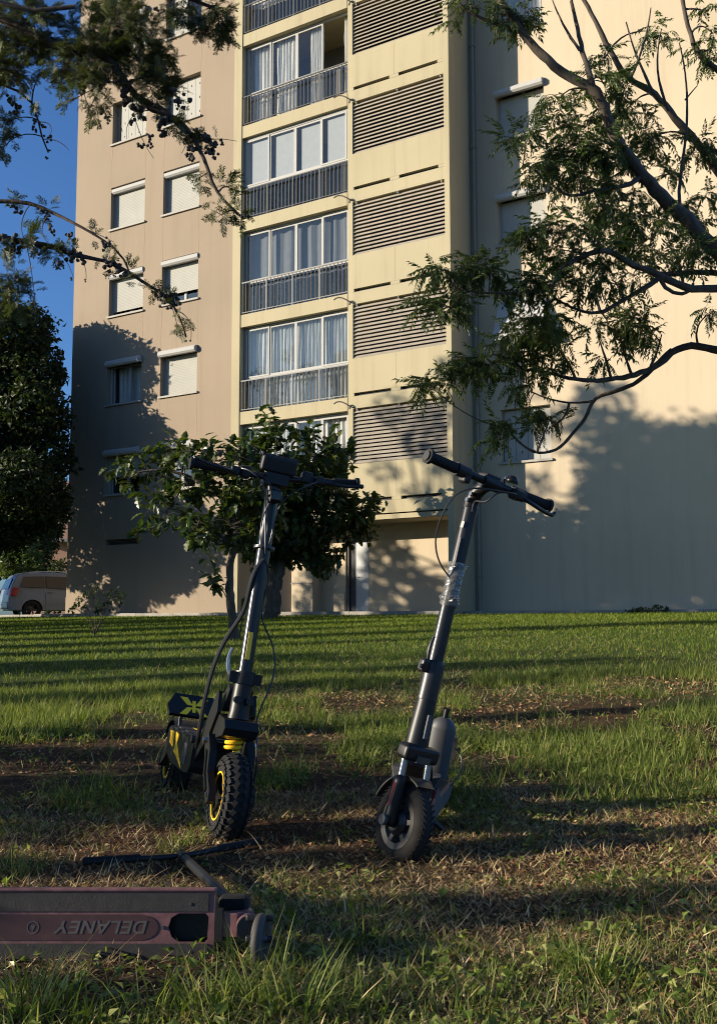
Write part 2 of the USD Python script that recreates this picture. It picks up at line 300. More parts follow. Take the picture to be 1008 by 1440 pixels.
nx, ny = len(xs), len(ys); idx = np.arange(nx*ny).reshape(ny, nx)
F = np.vstack([np.stack([idx[:-1, :-1], idx[:-1, 1:], idx[1:, 1:]], -1).reshape(-1, 3), np.stack([idx[:-1, :-1], idx[1:, 1:], idx[1:, :-1]], -1).reshape(-1, 3)])
structure('lawn', (V.reshape(-1, 3), F), M['soil'], True)
BM = np.eye(4); BM[:3, 0] = EX; BM[:3, 1] = EY; BM[:3, 3] = ORG
def bstruct(name, meshes, mat):
    v, f = cat(meshes); v = v @ BM[:3, :3].T + BM[:3, 3]; return structure(name, (v, f), mat)
# pavement round the building: slabs with joints
slabs = []
Xp = 0.3
def pave(x0, x1, y0, y1, parent):
    x = x0
    while x < x1-0.05:
        w = min(1.45, x1-x); dz = RNG.uniform(-0.006, 0.006)
        obj('concrete_slab', moved(bx(x+0.006, x+w-0.006, y0, y1, -0.14, 0.055+dz), BM), M['concrete'], parent); x += w
pv = tag(UsdGeom.Xform.Define(stage, '/World/pavement').GetPrim(), kind='structure')
pave(-0.6, 6.75, -0.75, -0.004, pv); pave(6.75, 13.7, -0.75, 1.13, pv); pave(13.7, 26.0, 0.36, 1.13, pv)
bstruct('driveway', [bx(-60, -0.62, -0.25, 9.0, -0.30, -0.085)], M['asphalt'])
kb = tag(UsdGeom.Xform.Define(stage, '/World/kerb').GetPrim(), kind='structure')
for k in range(24):
    obj('kerb_stone', moved(rbox((-1.12-k*1.0, -0.36, -0.10), (0.985, 0.16, 0.28), 0.012), BM), M['concrete'], kb)


# ------------------------------------------------------------------ apartment building
FH = 2.8
B = thing('apartment_building', 'tall salmon and yellow apartment building with louvred balconies behind the lawn', 'building', BM)
TOP = 25.5
def manifold_box(x0, x1, y0, y1, z0, z1):
    return manifold3d.Manifold.cube((x1-x0, y1-y0, z1-z0)).translate((x0, y0, z0))
# left facade with its openings
COLS = [(1.60, 3.07), (3.84, 5.29)]
S0, HD0 = 3.68, 5.06
w = manifold_box(-0.0, 6.62, 0, 0.30, -0.3, TOP)
for (x0, x1) in COLS:
    for k in range(0, 7):
        w -= manifold_box(x0, x1, -1, 1, S0+FH*k, HD0+FH*k)
w -= manifold_box(1.68, 3.12, -1, 0.22, 2.13, 2.30)
w -= manifold_box(3.56, 3.74, -1, 0.12, 0.11, 0.30)
fac = obj('facade_wall', w, M['salmon'], B)
obj('slit_back', bx(1.68, 3.12, 0.19, 0.215, 2.13, 2.30), M['dark'], B)
for i in range(4):
    obj('slit_bar', bx(1.70, 3.10, 0.05, 0.06, 2.15+i*0.04, 2.157+i*0.04), M['brown'], B)
vt = obj('wall_vent', bx(3.57, 3.73, 0.08, 0.10, 0.12, 0.29), M['dark'], B)
for i in range(6): obj('vent_slat', bx(3.57, 3.73, 0.015, 0.055, 0.13+i*0.027, 0.138+i*0.027), M['sill'], vt)
# fine vertical joints between the cast panels and the ledge of the plinth
for xj in (1.60, 3.07, 3.84, 5.29):
    for k in range(-1, 7):
        z0 = 0.62 if k < 0 else HD0+FH*k+0.02; z1 = S0-0.06 if k < 0 else S0+FH*(k+1)-0.08
        if k < 0 and xj < 3.5: z0 = 2.45
        obj('panel_joint', bx(xj-0.007, xj+0.007, -0.003, 0.004, z0, z1), M['joint'], B)
obj('plinth', bx(0.0, 6.62, -0.018, 0.05, -0.2, 0.57), M['salmon'], B)
obj('gable_wall', bx(0.0, 0.30, 0.30, 11.0, -0.3, TOP), M['salmon'], B)
obj('rear_wall', bx(0.0, 26.0, 11.0, 11.3, -0.3, TOP), M['salmon'], B)
obj('roof_slab', bx(-0.1, 26.1, -0.05, 11.35, TOP, TOP+0.25), M['concrete'], B)
def curtain_mesh(x0, x1, y, z0, z1, folds, amp=0.035, seed=0):
    r = np.random.default_rng(seed); n = int(folds*8); u = np.linspace(0, 1, n)
    ph = np.cumsum(r.uniform(0.5, 1.5, n)); ph = ph/ph[-1]*folds*2*PI
    yy = y+amp*np.sin(ph)*(0.6+0.4*r.random(n)); xx = x0+(x1-x0)*u
    zs = np.linspace(z0, z1, 5); V = np.stack([np.stack([xx+0.012*np.sin(3*zz+ph*0.3), yy, np.full(n, zz)], 1) for zz in zs]).reshape(-1, 3)
    i = np.arange(n-1); F = []
    for a in range(4):
        F += [np.stack([a*n+i, a*n+i+1, (a+1)*n+i+1], 1), np.stack([a*n+i, (a+1)*n+i+1, (a+1)*n+i], 1)]
    return V, np.vstack(F)
def sheet(x0, x1, y, z0, z1): return np.array([[x0, y, z0], [x1, y, z0], [x1, y, z1], [x0, y, z1]]), np.array([[0, 1, 2], [0, 2, 3]])
def roller_window(x0, x1, y, s, h, mode, frac=1.0, wall_mat_='salmon', proud=0.0, depth=0.26):
    """one window of the facade: sill, frame with panes, shutter box and shutter"""
    W = x1-x0
    fr = [bx(x0, x0+0.06, y+depth, y+depth+0.06, s, h), bx(x1-0.06, x1, y+depth, y+depth+0.06, s, h), bx(x0+0.06, x1-0.06, y+depth, y+depth+0.06, s, s+0.07), bx(x0+0.06, x1-0.06, y+depth, y+depth+0.06, h-0.06, h), bx((x0+x1)/2-0.045, (x0+x1)/2+0.045, y+depth-0.005, y+depth+0.055, s+0.07, h-0.06)]
    wn = obj('window', cat(fr), M['white'], B)
    for q in (0, 1):
        a = x0+0.06 if q == 0 else (x0+x1)/2+0.045; b_ = (x0+x1)/2-0.045 if q == 0 else x1-0.06
        obj('pane', sheet(a, b_, y+depth+0.025, s+0.07, h-0.06), M['glass'], wn)
    obj('sill', cat([bx(x0-0.05, x1+0.05, y-0.06, y+depth, s-0.055, s)]), M['sill'], wn)
    obj('room_back', cat([bx(x0-0.3, x1+0.3, y+1.6, y+1.65, s-0.4, h+0.4), bx(x0-0.35, x0-0.3, y+0.31, y+1.6, s-0.4, h+0.4), bx(x1+0.3, x1+0.35, y+0.31, y+1.6, s-0.4, h+0.4), bx(x0-0.3, x1+0.3, y+0.31, y+1.6, s-0.45, s-0.4), bx(x0-0.3, x1+0.3, y+0.31, y+1.6, h+0.4, h+0.45)]), M['room'], wn)
    if mode.startswith('roller'):
        prof = [(0, 0), (-0.06, 0), (-0.145, -0.06), (-0.145, -0.15), (-0.10, -0.20), (0, -0.20)]
        yb = y+0.15 if 'in' in mode else (y+0.09 if 'flush' in mode else y+0.005)
        m = trimesh.creation.extrude_polygon(Polygon([(p[0], p[1]) for p in prof]), W-(0.02 if 'in' in mode else 0), engine='earcut')
        v = m.vertices.copy(); m.vertices = np.stack([x0+(0.01 if 'in' in mode else 0)+v[:, 2], yb+v[:, 0], h+v[:, 1]], 1); m.invert()
        obj('shutter_box', m, M['white'], wn)
        zt = h-0.18; zb = zt-(zt-s)*frac
        n = max(1, int(round((zt-zb)/0.048)))
        ds = (zt-zb)/n
        sl = [bx(x0+0.045, x1-0.045, y+0.17, y+0.183, zb+i*ds+0.0045, zb+(i+1)*ds-0.0045) for i in range(n)]
        sl += [bx(x0+0.05, x1-0.05, y+0.174, y+0.180, zb, zt)]
        obj('shutter', cat(sl), M['shutter'], wn)
        obj('shutter_rail', bx(x0, x0+0.04, y+0.16, y+0.195, s, zt), M['white'], wn); obj('shutter_rail', bx(x1-0.04, x1, y+0.16, y+0.195, s, zt), M['white'], wn)
    return wn
def folding_shutter(wn, x0, x1, y, s, h):
    n = 4; wd = (x1-x0-0.04)/n
    for i in range(n):
        sx = x0+0.02+i*wd
        lf = manifold_box(sx+0.006, sx+wd-0.006, y+0.15, y+0.178, s+0.01, h-0.02)
        for z_ in (0.18, 0.5, 0.82):
            lf -= manifold_box(sx+wd*0.46, sx+wd*0.56, y, y+0.3, s+(h-s)*z_-0.035, s+(h-s)*z_+0.035)
        obj('shutter_leaf', lf, M['shutter'], wn)
modes = {(0, 0): ('roller', .55), (0, 1): ('roller_up', .03), (0, 2): ('roller_flush', .86), (0, 3): ('roller_in', 1.0), (0, 4): ('fold', 1), (0, 5): ('roller', 1.0), (0, 6): ('roller', 1.0),
         (1, 0): ('roller', .5), (1, 1): ('roller', 1.0), (1, 2): ('roller_flush', .72), (1, 3): ('roller_in', 1.0), (1, 4): ('fold', 1), (1, 5): ('halffold', .4), (1, 6): ('roller', .9)}
for (c, k), (mode, fr) in modes.items():
    x0, x1 = COLS[c]; s, h = S0+FH*k, HD0+FH*k
    wn = roller_window(x0, x1, 0, s, h, mode, fr)
    if mode == 'roller_up': obj('net_curtain', curtain_mesh(x0+.08, x1-.08, .42, s+.03, h-.1, 9, .03, 17), M['curtain'], wn)
    if mode == 'fold': folding_shutter(wn, x0+0.20 if c == 0 else x0+0.1, x1, 0.02, s, h)
    if mode == 'halffold': folding_shutter(wn, x0, x0+0.75, 0.02, s, h)
# yellow pilaster strip between the two bays
obj('pilaster', bx(6.62, 6.91, -0.035, 0.5, -0.2, TOP), M['yellow'], B)
# balcony stack: slabs, glazed loggias, railings, louvres
BX0, BX1, LX0, LX1, PX1 = 6.91, 10.56, 10.73, 13.54, 13.69
obj('pillar', bx(LX1, PX1, -0.06, 1.14, -0.2, TOP), M['yellow'], B)
obj('mullion_wall', bx(BX1+0.02, LX0, -0.005, 0.9, 2.52, TOP), M['yellow'], B)
S_ = lambda k: 2.88+FH*k
ordinal = ['lowest', 'second lowest', 'third lowest', 'second highest full', 'highest full', 'topmost cut off']
floor_words = ['just behind the fig leaves', 'of the second loggia up, above the fig leaves', 'of the loggia with tall dark panes', 'of the loggia with four pale blinds', 'of the loggia with an open right hand pane', 'of the loggia cut by the top edge']
for k in range(0, 7):
    z0 = S_(k)
    # slab edge and beam under it, then panel with its two slots
    obj('slab_edge', bx(BX0, BX1, -0.012, 1.6, z0-0.36, z0), M['yellow'], B)
    obj('beam', bx(LX0, LX1-0.004, -0.03, 0.9, z0-0.33, z0-0.004), M['yellow'], B)
    pz0, pz1 = z0+0.08, z0+1.0
    pn = obj('parapet_panel', bx(LX0, LX1-0.004, -0.04, 0.10, pz0, pz1), M['yellow'], B)
    for a, b_ in ((LX0, LX0+0.06), (11.92, 12.20), (13.36, LX1-0.004)): obj('slot_block', bx(a, b_, -0.036, 0.10, z0-0.004, z0+0.08), M['yellow'], pn)
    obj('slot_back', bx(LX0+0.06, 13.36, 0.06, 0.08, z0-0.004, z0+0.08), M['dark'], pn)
    obj('panel_seam', bx(12.06, 12.066, -0.0425, -0.038, pz0, pz1), M['joint'], pn)
    # louvre screen
    lz0, lz1 = pz1, z0+FH-0.36
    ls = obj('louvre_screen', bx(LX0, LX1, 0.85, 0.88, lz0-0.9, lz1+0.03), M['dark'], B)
    for xa, xb, ya in ((LX0+0.02, LX0+0.05, .06), (LX1-0.04, LX1-0.01, .06), (12.10, 12.13, .09)): obj('upright', bx(xa, xb, ya, ya+.025, lz0, lz1+0.03), M['slat'], ls)
    n = 14
    for i in range(n):
        zc = lz0+0.06+(lz1-lz0-0.10)*i/(n-1)
        obj('slat', box(((LX0+LX1)/2, 0.045, zc), (LX1-LX0-0.03, 0.006, 0.107), rotm([1, 0, 0], math.radians(-38))), M['slat'], ls)
    for xx in (LX0+0.12, 12.13, LX1-0.12):
        obj('bracket', bx(xx-0.012, xx+0.012, -0.01, 0.04, lz1-0.02, lz1+0.045), M['white'], ls)
    # loggia window of four sliding panes
    wz0, wz1 = z0+0.93, z0+FH-0.37
    style = [0, 1, 2, 3, 4, 5, 3][k]
    yw = 0.10 if style in (3,) else 0.16
    wx0, wx1 = BX0+0.02, BX1-0.02
    low = z0+0.02
    pw = (wx1-wx0)/4
    ft = 0.07 if style in (3, 0) else 0.05
    frm = [bx(wx0, wx0+ft, yw, yw+0.06, wz0, wz1), bx(wx1-ft, wx1, yw, yw+0.06, wz0, wz1), bx(wx0+ft, wx1-ft, yw, yw+0.06, wz1-ft*0.8, wz1), bx(wx0+ft, wx1-ft, yw, yw+0.06, wz0, wz0+ft)]
    wn = obj('loggia_window', cat(frm), M['white'], B)
    for q in range(4):
        a = wx0+q*pw+(0 if q else ft*0.9); b_ = wx0+(q+1)*pw-(0 if q < 3 else ft*0.9); yo = yw+(0.0 if q in (0, 3) else 0.02)
        if not (style == 4 and q == 3):
            t = 0.045
            obj('sash', cat([bx(a, a+t, yo-0.012, yo+0.03, wz0+ft, wz1-ft), bx(b_-t, b_, yo-0.012, yo+0.03, wz0+ft, wz1-ft), bx(a+t, b_-t, yo-0.012, yo+0.03, wz0+ft, wz0+ft+t), bx(a+t, b_-t, yo-0.012, yo+0.03, wz1-ft-t, wz1-ft)]), M['white'], wn)
            obj('pane', sheet(a+t, b_-t, yo+0.006, wz0+ft+t, wz1-ft-t), M['glass'], wn)
        if style == 3:
            obj('blind', bx(a+0.17, b_-0.03, yo+0.07, yo+0.075, wz0, wz1-0.05), M['blind'], wn)
    # panel of grey glass below the window
    obj('lower_panel', sheet(wx0, wx1, yw+0.02, low, wz0-0.002), M['glass'], wn)
    obj('loggia_room', cat([bx(wx0-0.1, wx1+0.1, 1.55, 1.6, z0, z0+FH-0.36), bx(wx0-0.06, wx0-0.02, 0.5, 1.55, z0, z0+FH-0.36), bx(wx1+0.03, wx1+0.06, 0.92, 1.55, z0, z0+FH-0.36)]), M['room'], wn)
    # railing: top rail, bottom rail, posts and every baluster
    ztop = z0+(0.90 if style != 2 else 0.95)
    rl = obj('railing', cat([bx(BX0, BX1, -0.005, 0.025, ztop-0.035, ztop), bx(BX0, BX1, 0.0, 0.02, z0+0.05, z0+0.07)] + [bx(BX0+q*(BX1-BX0)/4-0.018, BX0+q*(BX1-BX0)/4+0.018, -0.002, 0.022, z0, ztop-0.035) for q in (1, 2, 3)]), M['rail_light'] if style in (2, 1) else M['rail'], B)
    nb = 29
    for q in range(nb):
        xx = BX0+0.06+q*(BX1-BX0-0.12)/(nb-1)
        obj('baluster', bx(xx-0.010, xx+0.010, 0.002, 0.020, z0+0.07, ztop-0.035), M['rail'], rl)
    if 0 < k < 6:
        rd = obj('awning_rod', tube(smooth_path([(BX1-0.25, -0.28, z0-0.20), (BX1-0.10, -0.22, z0-0.14), (BX1+0.20, -0.06, z0-0.30), (BX1+0.22, 0.0, z0-0.30)], 10), 0.018, 8), M['rod'], B)
    if style in (0, 1, 2, 4, 5):
        if style == 1: spans = [(0.0, 1.0, 30, 'curtain_blue', 0.0)]
        elif style == 4: spans = [(0.04, 0.22, 5, 'curtain', 0.0), (0.27, 0.47, 6, 'curtain', 0.0), (0.60, 0.73, 5, 'curtain', 0.0), (0.92, 0.97, 4, 'curtain', 0.0)]
        elif style == 2: spans = [(0.02, 0.97, 9, 'drape', 0.0)]
        elif style == 5: spans = [(0.05, 0.45, 11, 'curtain', 0.0)]
        else: spans = [(0.05, 0.5, 12, 'curtain', 0), (0.6, 0.95, 8, 'curtain', 0)]
        cm = cat([curtain_mesh(wx0+a*(wx1-wx0), wx0+b_*(wx1-wx0), yw+0.17, (z0+0.1 if style in (1, 4) else wz0-0.1), wz1-0.03, fo, seed=k*7+i) for i, (a, b_, fo, cm_, _) in enumerate(spans)])
        cv, cf = cm; cv = cv @ BM[:3, :3].T + BM[:3, 3]
        CU = {'curtain_blue': 'pale blue', 'curtain': 'white', 'drape': 'dark grey'}[spans[0][3]]
        if k < 6:
            tag(obj('curtain', (cv, cf), M[spans[0][3]], None), f'{CU} curtains behind the glass {floor_words[k]}', 'curtain', 'curtains of the balcony stack')
obj('soffit', bx(BX0, LX1, 0.01, 1.14, 2.40, 2.52), M['yellow'], B)
# recessed ground floor under the balconies
w = manifold_box(6.70, 13.66, 1.14, 1.40, -0.3, 2.6)
w -= manifold_box(9.73, 10.49, 1.0, 1.5, 0.02, 2.04)
obj('ground_floor_wall', w, M['cream'], B)
obj('return_wall', bx(6.62, 6.90, 0.50, 1.14, -0.2, 2.55), M['yellow'], B)
obj('plinth', bx(6.905, 9.70, 1.122, 1.20, -0.2, 0.62), M['cream'], B); obj('plinth', bx(10.52, 13.65, 1.122, 1.20, -0.2, 0.62), M['cream'], B)
dr = obj('entrance_door', cat([bx(9.74, 9.80, 1.18, 1.28, 0.03, 2.03), bx(10.43, 10.48, 1.18, 1.28, 0.03, 2.03), bx(9.80, 10.43, 1.18, 1.28, 1.97, 2.03)]), M['brown'], B)
obj('door_leaf', rbox((10.25, 1.20, 1.01), (0.42, 0.045, 1.90), 0.008), M['door'], dr)
obj('door_side_panel', bx(9.80, 10.03, 1.23, 1.25, 0.05, 1.97), M['dark'], dr)
obj('door_handle', tube([(10.09, 1.15, 1.0), (10.09, 1.12, 1.0), (10.20, 1.12, 1.0)], 0.009, 8), M['steel'], dr)
cb = obj('meter_cabinet', bx(8.18, 8.93, 0.76, 1.14, -0.05, 1.70), M['cream'], B)
obj('cabinet_door', bx(8.20, 8.91, 0.742, 0.765, 0.03, 0.84), M['cream'], cb); obj('cabinet_door', bx(8.20, 8.91, 0.742, 0.765, 0.87, 1.66), M['cream'], cb)
obj('cabinet_ledge', bx(8.17, 8.94, 0.725, 0.77, 0.845, 0.865), M['sill'], cb)
obj('cabinet_lock', bx(8.25, 8.27, 0.735, 0.745, 0.80, 0.83), M['brown'], cb)
# right wall
RC = [(14.37, 15.81)]
w = manifold_box(13.60, 26.0, 1.14, 1.44, -0.3, TOP)
for k in range(0, 7):
    w -= manifold_box(14.42, 15.76, 1.0, 2.0, 3.76+FH*k, 5.10+FH*k)
obj('side_wall', w, M['cream'], B)
obj('plinth', bx(13.70, 26.0, 1.108, 1.2, -0.2, 0.66), M['cream'], B)
for k, (mode, fr) in enumerate([('fold', 1), ('tilt', 1), ('roller', .93), ('roller', 1.0), ('curtain', 0), ('roller', .9), ('roller', 1.0)]):
    s, h = 3.76+FH*k, 5.10+FH*k
    wn = roller_window(14.42, 15.76, 1.14, s, h, mode if mode.startswith('roller') else 'none', fr)
    if mode == 'fold': folding_shutter(wn, 14.42, 15.76, 1.14, s, h)
    if mode == 'tilt':
        obj('tilted_shutter', moved(box((0, 0, -0.60), (1.30, 0.02, 1.20)), mat4(rotm([1, 0, 0], math.radians(-22)), (15.09, 1.12, h-0.02))), M['white'], wn)
    if mode == 'curtain':
        cm = curtain_mesh(14.50, 15.70, 1.50, s+0.02, h-0.05, 12, seed=31); obj('net_curtain', cm, M['curtain'], wn)
pp = obj('downpipe', cyl((13.80, 1.07, -0.05), (13.80, 1.07, TOP), 0.045, n=14), M['pipe'], B, 40)
for k in range(9): obj('pipe_clip', bx(13.745, 13.855, 1.015, 1.14, 0.9+k*2.8, 0.94+k*2.8), M['pipe'], pp)
for zz in (6.10, 11.7): obj('pipe_collar', cyl((13.80, 1.07, zz), (13.80, 1.07, zz+0.10), 0.056, n=14), M['pipe'], pp)

# ------------------------------------------------------------------ foliage
def diamond(L, W, fold=0.15, droop=0.2):       # one leaf along +x with a midrib fold
    v = np.array([[0, 0, 0], [L*0.45, W/2, W*fold], [L*0.45, -W/2, W*fold], [L, 0, -droop*L], [L*0.5, 0, -droop*L*0.25]])
    return v, np.array([[0, 4, 1], [0, 2, 4], [4, 3, 1], [4, 2, 3]])
def lobed(L, W):                                # broad lobed leaf
    a = np.array([[0, 0], [0.12, .30], [0.30, .26], [0.42, .50], [0.62, .30], [0.72, .34], [1.0, 0]])
    up = np.stack([a[:, 0]*L, a[:, 1]*W, 0.10*W*np.sin(a[:, 0]*PI)-0.18*L*a[:, 0]**2], 1); dn = up[1:-1]*[1, -1, 1]
    mid = np.array([[0.35*L, 0, -0.03*L], [0.68*L, 0, -0.10*L]])
    V = np.vstack([up, dn, mid]); n = len(up); m1, m2 = len(V)-2, len(V)-1
    F = [[0, m1, 1], [1, m1, 2], [2, m1, 3], [3, m1, m2], [3, m2, 4], [4, m2, 5], [5, m2, 6]]
    idn = lambda i: 0 if i == 0 else (6 if i == 6 else n+i-1)
    F += [[idn(a_), idn(c_) if c_ < 7 else c_, idn(b_) if b_ < 7 else b_] for a_, b_, c_ in F]
    return V, np.array(F)
def pinnate(seed):
    r = np.random.default_rng(seed); ms = []
    n = r.integers(7, 9); cur = r.uniform(0.3, 0.6)
    pos = lambda t: np.array([t*(1-0.25*cur*t), 0, -cur*t*t])
    for i in range(n):
        t = 0.22+0.74*i/(n-1); l = (0.27 if i < n-2 else 0.22)*r.uniform(0.8, 1.2)
        for s in (-1, 1):
            v, f = diamond(l, l*0.34, 0.2, r.uniform(0.15, 0.4))
            R = rotm([0, 0, 1], s*math.radians(r.uniform(48, 68))) @ rotm([0, 1, 0], math.radians(r.uniform(5, 38)+cur*40*t)) @ rotm([1, 0, 0], r.uniform(-.5, .5))
            ms.append((v @ R.T + pos(t), f))
    v, f = diamond(0.32, 0.11, 0.2, 0.3); ms.append((v @ rotm([0, 1, 0], cur).T + pos(1.0), f))
    ts = np.linspace(0, 1, 4); c = np.array([pos(t) for t in ts])
    v = np.vstack([c+[0, .006, 0], c-[0, .006, 0]]); ms.append((v, np.array([[i, i+1, 5+i] for i in range(3)]+[[i, 5+i, 4+i] for i in range(3)])))
    return cat(ms)
PINN = [pinnate(s) for s in range(6)]
def feather(seed):                              # flat scaly spray of a cypress
    r = np.random.default_rng(seed); ms = []
    def strip(p, d, l, w):
        d = d/np.linalg.norm(d); s = np.cross(d, [0.2, 0.1, 1.0]); s /= np.linalg.norm(s)
        v = np.array([p, p+d*l*0.45+s*w*0.55, p+d*l, p+d*l*0.45-s*w*0.55]); return v, np.array([[0, 1, 3], [3, 1, 2]])
    ms.append(strip(np.zeros(3), np.array([1., 0, -0.1]), 1.0, 0.05))
    for i in range(9):
        t = 0.08+0.86*i/9
        for s in (-1, 1):
            a = math.radians(r.uniform(28, 55)); l = (0.55-0.35*t)*r.uniform(0.7, 1.2)
            d = np.array([math.cos(a), s*math.sin(a), r.uniform(-.35, .35)]); p = np.array([t, 0, -0.1*t]); ms.append(strip(p, d, l, 0.055))
            for q in (0.35, 0.65):
                a2 = a+r.choice([-1, 1])*0.6; ms.append(strip(p+d*l*q, np.array([math.cos(a2), s*math.sin(a2), r.uniform(-.5, .5)]), l*0.42, 0.05))
    return cat(ms)
FEATH = [feather(s) for s in range(4)]
FIGL = [lobed(1.0, 0.72), lobed(1.0, 0.62), lobed(1.0, 0.8)]
OAKL = [diamond(1.0, 0.62, 0.15, 0.2), diamond(1.0, 0.5, 0.25, 0.35)]

class Tree:
    """limbs as tapered tubes with twigs growing towards clumps of leaves"""
    def __init__(self, seed):
        self.r = np.random.default_rng(seed); self.wood = []; self.samples = []; self.rad = []; self.tips = []
    def limb(self, pts, r0, r1, n=None, sides=9):
        P = smooth_path(pts, n or max(8, len(pts)*5)); k = len(P)
        wob = self.r.normal(size=(k, 3))*0.12*np.linspace(r0, r1, k)[:, None]; wob[0] = 0
        rr = np.linspace(0, 1, k); rad = (r0+(r1-r0)*rr**0.85)*(1+0.06*self.r.normal(size=k))
        self.wood.append(tube(P+wob, np.maximum(rad, 0.0015), sides)); self.samples.append(P); self.rad.append(rad); return P
    def near(self, p, minr=0.0):
        best = None
        for P, R in zip(self.samples, self.rad):
            d = np.linalg.norm(P-p, axis=1)+np.where(R < minr, 9, 0)+0.6*np.maximum(P[:, 2]-p[2]-0.05, 0); i = int(np.argmin(d))
            if best is None or d[i] < best[0]: best = (d[i], P[i], R[i], P[min(i+1, len(P)-1)]-P[max(i-1, 0)])
        return best
    def clump(self, c, rad, tips, leafy=True, twig=0.008, minr=0.006, flatten=False):
        c = np.asarray(c, float); rad = np.asarray(rad, float)
        d, p, r0, t = self.near(c, minr)
        if d > 0.05:
            mid = p*0.5+c*0.5 + self.r.normal(size=3)*0.10*d + np.array([0, 0, 0.06*d])
            base = self.limb([p, mid, c-np.array([0, 0, rad[2]*0.3])], min(r0*0.75, twig*1.6), twig*0.55, sides=6)
        else: base = p[None]
        for _ in range(tips):
            q = rand_dirs(1, self.r)[0]*self.r.uniform(0.35, 1.0)**0.5
            if flatten: q[2] = abs(q[2])*0.9-0.35
            e = c+q*rad
            s = base[self.r.integers(len(base)*2//3, len(base))] if len(base) > 2 else base[-1]
            m_ = (s+e)/2+self.r.normal(size=3)*0.12*np.linalg.norm(e-s)+np.array([0, 0, 0.05*np.linalg.norm(e-s)])
            P = smooth_path([s, m_, e], 6); self.wood.append(tube(P, np.linspace(twig*0.55, twig*0.18, 6), 4, cap=False))
            self.tips.append((e, P[-1]-P[-2]))
    def wood_mesh(self): return cat(self.wood)

def leaves_at(tips, per, templates, size, spread, rng, droop=0.0, radial=1.0, jitter=0.02):
    P = np.repeat(np.array([t[0] for t in tips]), per, 0); D = np.repeat(np.array([t[1]/max(np.linalg.norm(t[1]), 1e-6) for t in tips]), per, 0)
    n = len(P); d = D*(1-spread)+rand_dirs(n, rng)*spread*radial+np.array([0, 0, -droop])
    up = np.array([0, 0, 1.0])+rand_dirs(n, rng)*0.45
    return scatter(templates, rng.integers(0, len(templates), n), basis(d, up), P+rng.normal(size=(n, 3))*jitter, size*rng.uniform(0.7, 1.2, n))
def ell_points(n, c, rad, rng, shell=0.45):
    d = rand_dirs(n, rng); return np.asarray(c)+d*(shell+(1-shell)*rng.random((n, 1)))*np.asarray(rad)
def mass_crown(blobs, per_m2, size, templates, rng, shell=0.55):   # leafy crown of overlapping uneven lobes
    P, U = [], []
    for c, rad in blobs:
        rad = np.asarray(rad, float); n = int(per_m2*4*PI*np.mean(rad)**2)
        d = rand_dirs(n, rng); lump = 0.52+0.85*meshkit.fbm(d*2.4+np.asarray(c)*1.7, 3, 11)
        P.append(np.asarray(c)+d*rad*(lump*(shell+(1-shell)*rng.random(n)**0.5))[:, None]); U.append(d)
    P = np.vstack(P); U = np.vstack(U); keep = meshkit.fbm(P*1.9, 3, 4) > 0.36
    P, U = P[keep], U[keep]; n = len(P)
    return scatter(templates, rng.integers(0, len(templates), n), basis(U*0.6+rand_dirs(n, rng)+np.array([0, 0, -0.25]), U+rand_dirs(n, rng)*0.7), P, size*rng.uniform(0.6, 1.25, n))

# ---- feathery tree reaching in from the right
T = Tree(21)
DR = 9.0
dd = lambda x, y, o=0.0: at(x, y, DR+o)
base_r = np.array([5.6, 9.3, gz(5.6, 9.3)-0.1])
fork = at(1120, 520, 9.2)
T.limb([base_r, base_r+[-0.05, 0.02, 1.2], at(1260, 640, 9.3), fork], 0.16, 0.11, 18, 14)
T.limb([fork, at(1060, 420, 9.1), dd(1008, 352), dd(962, 306), dd(903, 246), dd(856, 170), dd(835, 127), dd(800, 106, .1), dd(762, 76, .15), dd(733, 42, .2), dd(716, 18, .2), dd(690, -20, .3)], 0.088, 0.026, 60, 12)
T.limb([at(1060, 420, 9.1), dd(1045, 290, .6), dd(1008, 238, .7), dd(979, 200, .7), dd(953, 170, .7), dd(920, 132, .6), dd(886, 110, .6), dd(862, 78, .6), dd(840, 35, .6), dd(815, -10, .6)], 0.058, 0.018, 50, 10)
T.limb([fork, dd(1060, 425, -.5), dd(1008, 406, -.6), dd(960, 403, -.6), dd(929, 388, -.6), dd(889, 372, -.6), dd(849, 352, -.7), dd(809, 365, -.7), dd(788, 378, -.8)], 0.055, 0.016, 40, 8)
T.limb([dd(1060, 425, -.5), dd(1008, 384, -.3), dd(960, 384, -.3), dd(929, 384, -.4)], 0.03, 0.02, 12, 8)
T.limb([fork, dd(1060, 500, .3), dd(1008, 493, .3), dd(960, 487, .3), dd(933, 506, .3), dd(889, 528, .2), dd(849, 534, .1), dd(809, 533, 0), dd(769, 524, 0), dd(735, 520, 0)], 0.045, 0.013, 40, 8)
T.limb([dd(945, 492, .3), dd(915, 520, .35), dd(880, 545, .35), dd(853, 553, .35), dd(835, 563, .35), dd(823, 588, .35), dd(808, 606, .35), dd(782, 632, .3), dd(755, 636, .3), dd(724, 616, .3), dd(706, 600, .3)], 0.026, 0.009, 40, 8)
T.limb([dd(835, 563, .35), dd(800, 566, .4), dd(773, 561, .4), dd(745, 550, .4)], 0.012, 0.006, 14, 6)
T.limb([dd(929, 388, -.6), dd(900, 408, -.6), dd(871, 425, -.6), dd(844, 439, -.6), dd(809, 434, -.6), dd(780, 420, -.6)], 0.022, 0.009, 20, 8)
T.limb([dd(929, 388, -.6), dd(945, 410, -.6), dd(962, 412, -.6), dd(975, 398, -.6)], 0.018, 0.012, 12, 7)
T.limb([dd(788, 378, -.8), dd(770, 405, -.8), dd(729, 411, -.8), dd(707, 412, -.8), dd(675, 411, -.8), dd(640, 405, -.8)], 0.014, 0.006, 18, 7)
